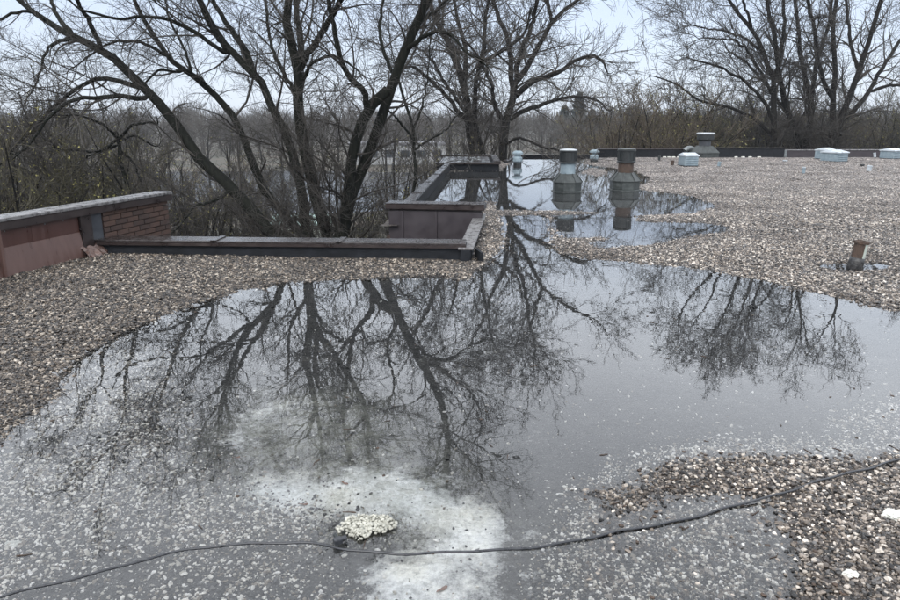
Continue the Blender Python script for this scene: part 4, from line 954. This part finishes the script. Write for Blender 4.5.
for i, (px, Yd, s, kd, tw, lab) in enumerate([
    (8, 13, 1.13, 0, 'twig_olive', 'dense olive budding shrub at the far left edge above the wall'),
    (42, 14, 1.16, 1, 'twig_olive', 'olive shrub behind the near part of the left wall'),
    (82, 17, 1.08, 2, 'twig_olive', 'yellowish budding shrub rising over the middle of the left wall coping'),
    (-30, 16, 1.2, 2, 'twig', 'brown shrub reaching in from beyond the left edge'),
    (20, 21, 1.15, 1, 'twig', 'brown shrub farther back behind the olive ones at far left'),
    (150, 19, .85, 1, 'twig', 'low brown shrub behind the brick end of the left wall'),
    (65, 25, 1.2, 0, 'twig', 'tall brown shrub at mid distance left of the spider like tree'),
    (215, 23, .62, 1, 'twig', 'low brown shrub seen under the leaning trunks'),
    (372, 18, .88, 1, 'twig_olive', 'tangled shrub between the forked tree and the clad wall'),
    (395, 24, 1.05, 0, 'twig', 'brown shrub behind the left end of the clad wall'),
    (440, 27, 1.0, 2, 'twig', 'brown shrub behind the raised roof block'),
    (250, 27, .8, 2, 'twig', 'brown shrub behind the leaning trunks near the pond'),
    (0, 18, 1.15, 2, 'twig', 'grey brown shrub crowding the left edge of the frame'),
    (60, 19, 1.1, 0, 'twig_olive', 'olive shrub between the left wall and the spider like tree'),
    (100, 21, 1.05, 1, 'twig', 'brown shrub just behind the spider like tree'),
    (35, 28, 1.25, 2, 'twig', 'tall brown shrub far back at left'),
    (140, 34, 1.2, 0, 'twig', 'brown shrub on the pond edge above the brick wall end'),
    (170, 27, .95, 1, 'twig_tan', 'reddish tan shrub beyond the brick wall end'),
    (205, 34, .8, 1, 'twig_tan', 'low reddish tan shrub on the near pond bank'),
    (240, 35, .75, 0, 'twig_tan', 'low tan shrub on the near pond bank below the leaning trunks'),
    (185, 22, .95, 2, 'twig', 'thin shrub right of the brick wall end beneath the leftmost trunk'),
    (285, 21, .92, 0, 'twig', 'twiggy shrub directly behind the crossing lower trunks'),
    (110, 29, 1.05, 1, 'twig', 'wide brown shrub by the pond above the middle of the left wall'),
    (425, 22, .85, 0, 'twig', 'brown shrub behind the slanting bay coping'),
    (495, 40, 1.0, 1, 'twig', 'brown shrub behind the broad central trunks')]):
    place_shrub(kd, X_at(px, Yd), Yd, s, rng.uniform(0, 6), tw, lab, 'shrubs beyond the left roof edge')
for i, (px, Yd, s, kd, tw, lab) in enumerate([
    (618, 37, 1.45, 0, 'twig_tan', 'left tan shrub of the thicket behind the dark far parapet'),
    (640, 38, 1.85, 1, 'twig_tan', 'fan shaped tan shrub against the open sky gap'),
    (662, 36, 1.5, 2, 'twig_tan', 'upright tan shrub right of the fan shaped one'),
    (688, 39, 1.45, 0, 'twig_olive', 'olive tinted shrub left of the far exhaust vent'),
    (714, 42, 1.65, 1, 'twig_olive', 'yellow green budding shrub behind the far exhaust vent'),
    (742, 44, 1.5, 2, 'twig', 'grey brown shrub left of the straight trunk'),
    (784, 46, 1.45, 0, 'twig_tan', 'tan shrub between the straight trunk and the low fork'),
    (815, 47, 1.4, 1, 'twig', 'brown shrub behind the low forked tree'),
    (856, 45, 1.35, 2, 'twig_olive', 'olive shrub right of the fan limbed tree'),
    (880, 43, 1.4, 0, 'twig', 'brown shrub near the right edge behind the grey parapet'),
    (906, 42, 1.5, 1, 'twig', 'dark brown shrub cut by the right edge'),
    (630, 41, 1.65, 0, 'twig_tan', 'tan shrub at the foot of the open sky gap behind its fan shaped neighbour'),
    (652, 42, 1.75, 1, 'twig_olive', 'olive tan shrub just right of the middle of the sky gap'),
    (675, 43, 1.6, 0, 'twig', 'brown shrub between the sky gap and the far exhaust vent'),
    (700, 45, 1.6, 2, 'twig_tan', 'tan shrub right behind the far exhaust vent'),
    (728, 47, 1.7, 0, 'twig', 'brown shrub under the long drooping limb'),
    (765, 45, 1.5, 1, 'twig_olive', 'olive shrub beside the straight trunk'),
    (835, 46, 1.6, 0, 'twig_tan', 'tan shrub behind the fan limbed tree base'),
    (868, 48, 1.6, 1, 'twig', 'brown shrub behind the paired box vents'),
    (895, 47, 1.65, 2, 'twig_olive', 'olive shrub rising at the far right edge'),
    (560, 42, 1.05, 1, 'twig', 'low brown shrub under the long curved limbs'),
    (596, 44, 1.3, 0, 'twig_tan', 'low tan shrub left of the tan thicket')]):
    place_shrub(kd, X_at(px, Yd), Yd, s, rng.uniform(0, 6), tw, lab, 'shrubs behind the far parapet', bud=True, sz=.92)

# background bare trees, shared meshes
def simple_tree(seed, Ht):
    global rng; rng = np.random.default_rng(seed)
    P0, R0 = grow(np.zeros((1, 3)), np.array([[.03, .02, 1.]]), np.array([Ht*.8]), np.array([.22]), .03, 10, .03, .02)
    S, D, l, r = kids(P0, R0, 16, .22, .98, .65, .55, .6); P1, R1 = grow(S, D, l, r, .012, 8, .07, .05)
    S, D, l, r = kids(P1, R1, 8, .2, 1, .6, .45, .7); P2, R2 = grow(S, D, l, np.maximum(r, .014), .01, 5, .09, .04)
    S, D, l, r = kids(P2, R2, 6, .1, 1, .6, .5, .8); P3, R3 = grow(S, D, l, np.full(len(S), .013), .007, 3, .1, .03)
    return tubes('trunk', [(P0, R0, 7)], M['bark_far'], None, as_mesh=True), tubes('crown', [(P1, R1, 3), (P2, R2, 3), (P3, R3, 3)], M['twig'], None, as_mesh=True)
ST = [simple_tree(21, 9), simple_tree(22, 10.5), simple_tree(23, 8), simple_tree(24, 9.5)]
rng = np.random.default_rng(5)
def bg_tree(px, Yd, s, k, lab, group):
    t = thing('bare_tree', lab, 'tree', (X_at(px, Yd), Yd, GZ), rng.uniform(0, 6), group); t.scale = (s, s, s)
    link('trunk', ST[k][0], None, t); link('crown', ST[k][1], None, t)
G1 = 'bare trees on the far bank of the pond'
def where(px, marks):
    for lim, w in marks:
        if px < lim: return w
    return marks[-1][1]
L_MARK = [(20, 'at the left edge of the frame'), (75, 'above the red panels of the left wall'), (120, 'behind the spider like tree'), (170, 'above the brick end of the left wall'),
          (225, 'left of the leaning trunks'), (275, 'between the leaning trunks'), (330, 'behind the multi stemmed tree'), (385, 'behind the dark forked tree'), (430, 'behind the thin radiating tree'),
          (490, 'behind the twin trunk tree'), (540, 'behind the broad central tree'), (2000, 'near the distant pines')]
R_MARK = [(712, 'right of the sky gap'), (745, 'left of the straight trunk'), (790, 'behind the straight trunk'), (822, 'behind the low forked tree'), (870, 'behind the fan limbed tree'), (2000, 'at the right edge of the frame')]
for i in range(36):
    px = -40+i*17.5+rng.uniform(-8, 8); Yd = rng.uniform(72, 105)
    bg_tree(px, Yd, rng.uniform(.55, .78), int(rng.integers(0, 4)), ('nearer ' if Yd < 88 else 'farther ')+'bare tree on the far pond bank '+where(px, L_MARK), G1)
G2 = 'bare trees massed behind the right thicket'
for i in range(18):
    px = 690+i*13+rng.uniform(-5, 5); Yd = rng.uniform(52, 75)
    bg_tree(px, Yd, rng.uniform(.66, .9), int(rng.integers(0, 4)), ('nearer ' if Yd < 63 else 'farther ')+'bare grey tree massed behind the right thicket '+where(px, R_MARK), G2)
# far wood: fuzzy mass of slivers
rng = np.random.default_rng(9)
def wood(name, y0, y1, pxa, pxb, n_tr, h0, h1, sl, w, mat):
    V = []; 
    for i in range(n_tr):
        Yd = rng.uniform(y0, y1); x = X_at(rng.uniform(pxa, pxb), Yd); h = rng.uniform(h0, h1); cr = rng.uniform(.28, .4)*h
        q = rng.normal(size=(sl, 3)); q = nrm(q)*(rng.random((sl, 1))**.4); c_ = q*np.array([cr, cr, h*.42])+np.array([x, Yd, GZ+h*.55])
        d = nrm(q+np.array([0, 0, .8])+rng.normal(0, .3, (sl, 3)))*rng.uniform(.5, 1.5, (sl, 1)); sd2 = nrm(np.cross(d, rng.normal(size=(sl, 3))))*w
        V.append(np.stack([c_-sd2, c_+sd2, c_+d], 1).reshape(-1, 3))
        tr = np.array([[x-.15, Yd, GZ], [x+.15, Yd, GZ], [x, Yd, GZ+h*.8]]); V.append(tr)
    V = np.concatenate(V); me = mesh_np(name, V, np.arange(len(V)).reshape(-1, 3)); o = link(name, me, mat); o['kind'] = 'stuff'
wood('far_wood', 115, 190, -150, 1050, 330, 6.0, 8.2, 380, .05, M['wood_far'])
wood('distant_wood', 200, 420, -150, 1050, 380, 7.5, 12.0, 300, .1, M['wood_far'])
# distant conifers
def pine(px, Yd, h, lab):
    x = X_at(px, Yd); t = thing('pine_tree', lab, 'tree', (x, Yd, GZ)); 
    MB().rings([(.25, 0), (.05, h)], 8).build('trunk', M['bark_far'], t)
    n = 8000; u = rng.random(n)**.75; z = h*(.1+.9*u); rr = h*.36*(1-u)*(.75+.25*np.sin(z*5))*rng.uniform(.35, 1, n)+.05; a = rng.uniform(0, 6.28, n)
    c_ = np.stack([rr*np.cos(a), rr*np.sin(a), z], 1); d = np.stack([np.cos(a), np.sin(a), -.35+0*a], 1)*.7; s_ = nrm(np.cross(d, rng.normal(size=(n, 3))))*.16
    V = np.stack([c_-s_, c_+s_, c_+d], 1).reshape(-1, 3); link('crown', mesh_np('crown', V, np.arange(3*n).reshape(-1, 3)), M['pine'], t)
pine(577, 150, 11.5, 'tallest distant pine tree, hazy and pointed, under the long limb of the central tree')
pine(563, 155, 9.0, 'shorter distant pine left of the pointed one')
pine(590, 160, 8.2, 'low distant pine right of the pointed one')

# ------------------------------------------------------------------ far buildings and cars seen through the branches
def house(px, Yd, w, d, h, rz, wallm, roofm, lab, nwin, pitched=True):
    x = X_at(px, Yd); t = thing('house', lab, 'building', (x, Yd, GZ), rz)
    MB().box((0, 0, h/2), (w, d, h)).build('wall', M[wallm], t)
    m = MB()
    if pitched: m.add([(-w/2-.4, -d/2-.4, h+.01), (w/2+.4, -d/2-.4, h+.01), (w/2+.4, d/2+.4, h+.01), (-w/2-.4, d/2+.4, h+.01), (-w/2-.4, 0, h+d*.28), (w/2+.4, 0, h+d*.28)], [(0, 3, 2, 1), (0, 1, 5, 4), (2, 3, 4, 5), (1, 2, 5), (3, 0, 4)])
    else: m.box((0, 0, h+.15), (w+.3, d+.3, .3))
    m.build('roof', M[roofm], t)
    for i in range(nwin):
        xx = -w/2+w*(i+.5)/nwin; f = MB().box((xx, -d/2-.03, h*.55), (min(1.3, w/nwin*.6), .05, h*.4)).build('window', M['roofgrey'], t)
        MB().box((xx, -d/2-.06, h*.55), (min(1.3, w/nwin*.6)-.2, .02, h*.4-.2)).build('pane', M['glass'], f)
house(398, 98, 13, 8, 2.6, .05, 'whitewall', 'roofgrey', 'long white low building seen through branches left of the thin dark tree', 6, False)
# pale green shed roof between the trunks
x = X_at(300, 34.5); t = thing('shed', 'low pale green roofed shed seen between the tree trunks over the low parapet', 'shed', (x, 34.5, GZ))
MB().box((0, 0, .4), (2.6, 2, .8)).build('wall', M['greenpaint'], t); m = MB(); m.add([(-1.5, -1.2, .8), (1.5, -1.2, .8), (1.5, 1.2, .8), (-1.5, 1.2, .8), (-1.5, 0, 1.2), (1.5, 0, 1.2)], [(0, 3, 2, 1), (0, 1, 5, 4), (2, 3, 4, 5), (1, 2, 5), (3, 0, 4)]); m.build('roof', M['palegreen'], t)
scene['tri_report'] = 0
print('total objects', len(bpy.data.objects), 'tris ~', sum(len(o.data.loops)-2*len(o.data.polygons) for o in bpy.data.objects if o.type == 'MESH')//1000, 'k')

# ------------------------------------------------------------------ damp air
hz = MB().box((0, 260, 10), (760, 640, 31)).build('haze', None); hz['kind'] = 'stuff'
hm = bpy.data.materials.new('damp_air'); hm.use_nodes = True; hn = hm.node_tree; hn.nodes.clear()
ho = hn.nodes.new('ShaderNodeOutputMaterial'); hv = hn.nodes.new('ShaderNodeVolumePrincipled'); hv.inputs['Color'].default_value = (.86, .9, .96, 1)
hv.inputs['Density'].default_value = .00045; hn.links.new(hv.outputs[0], ho.inputs['Volume']); hz.data.materials.append(hm)
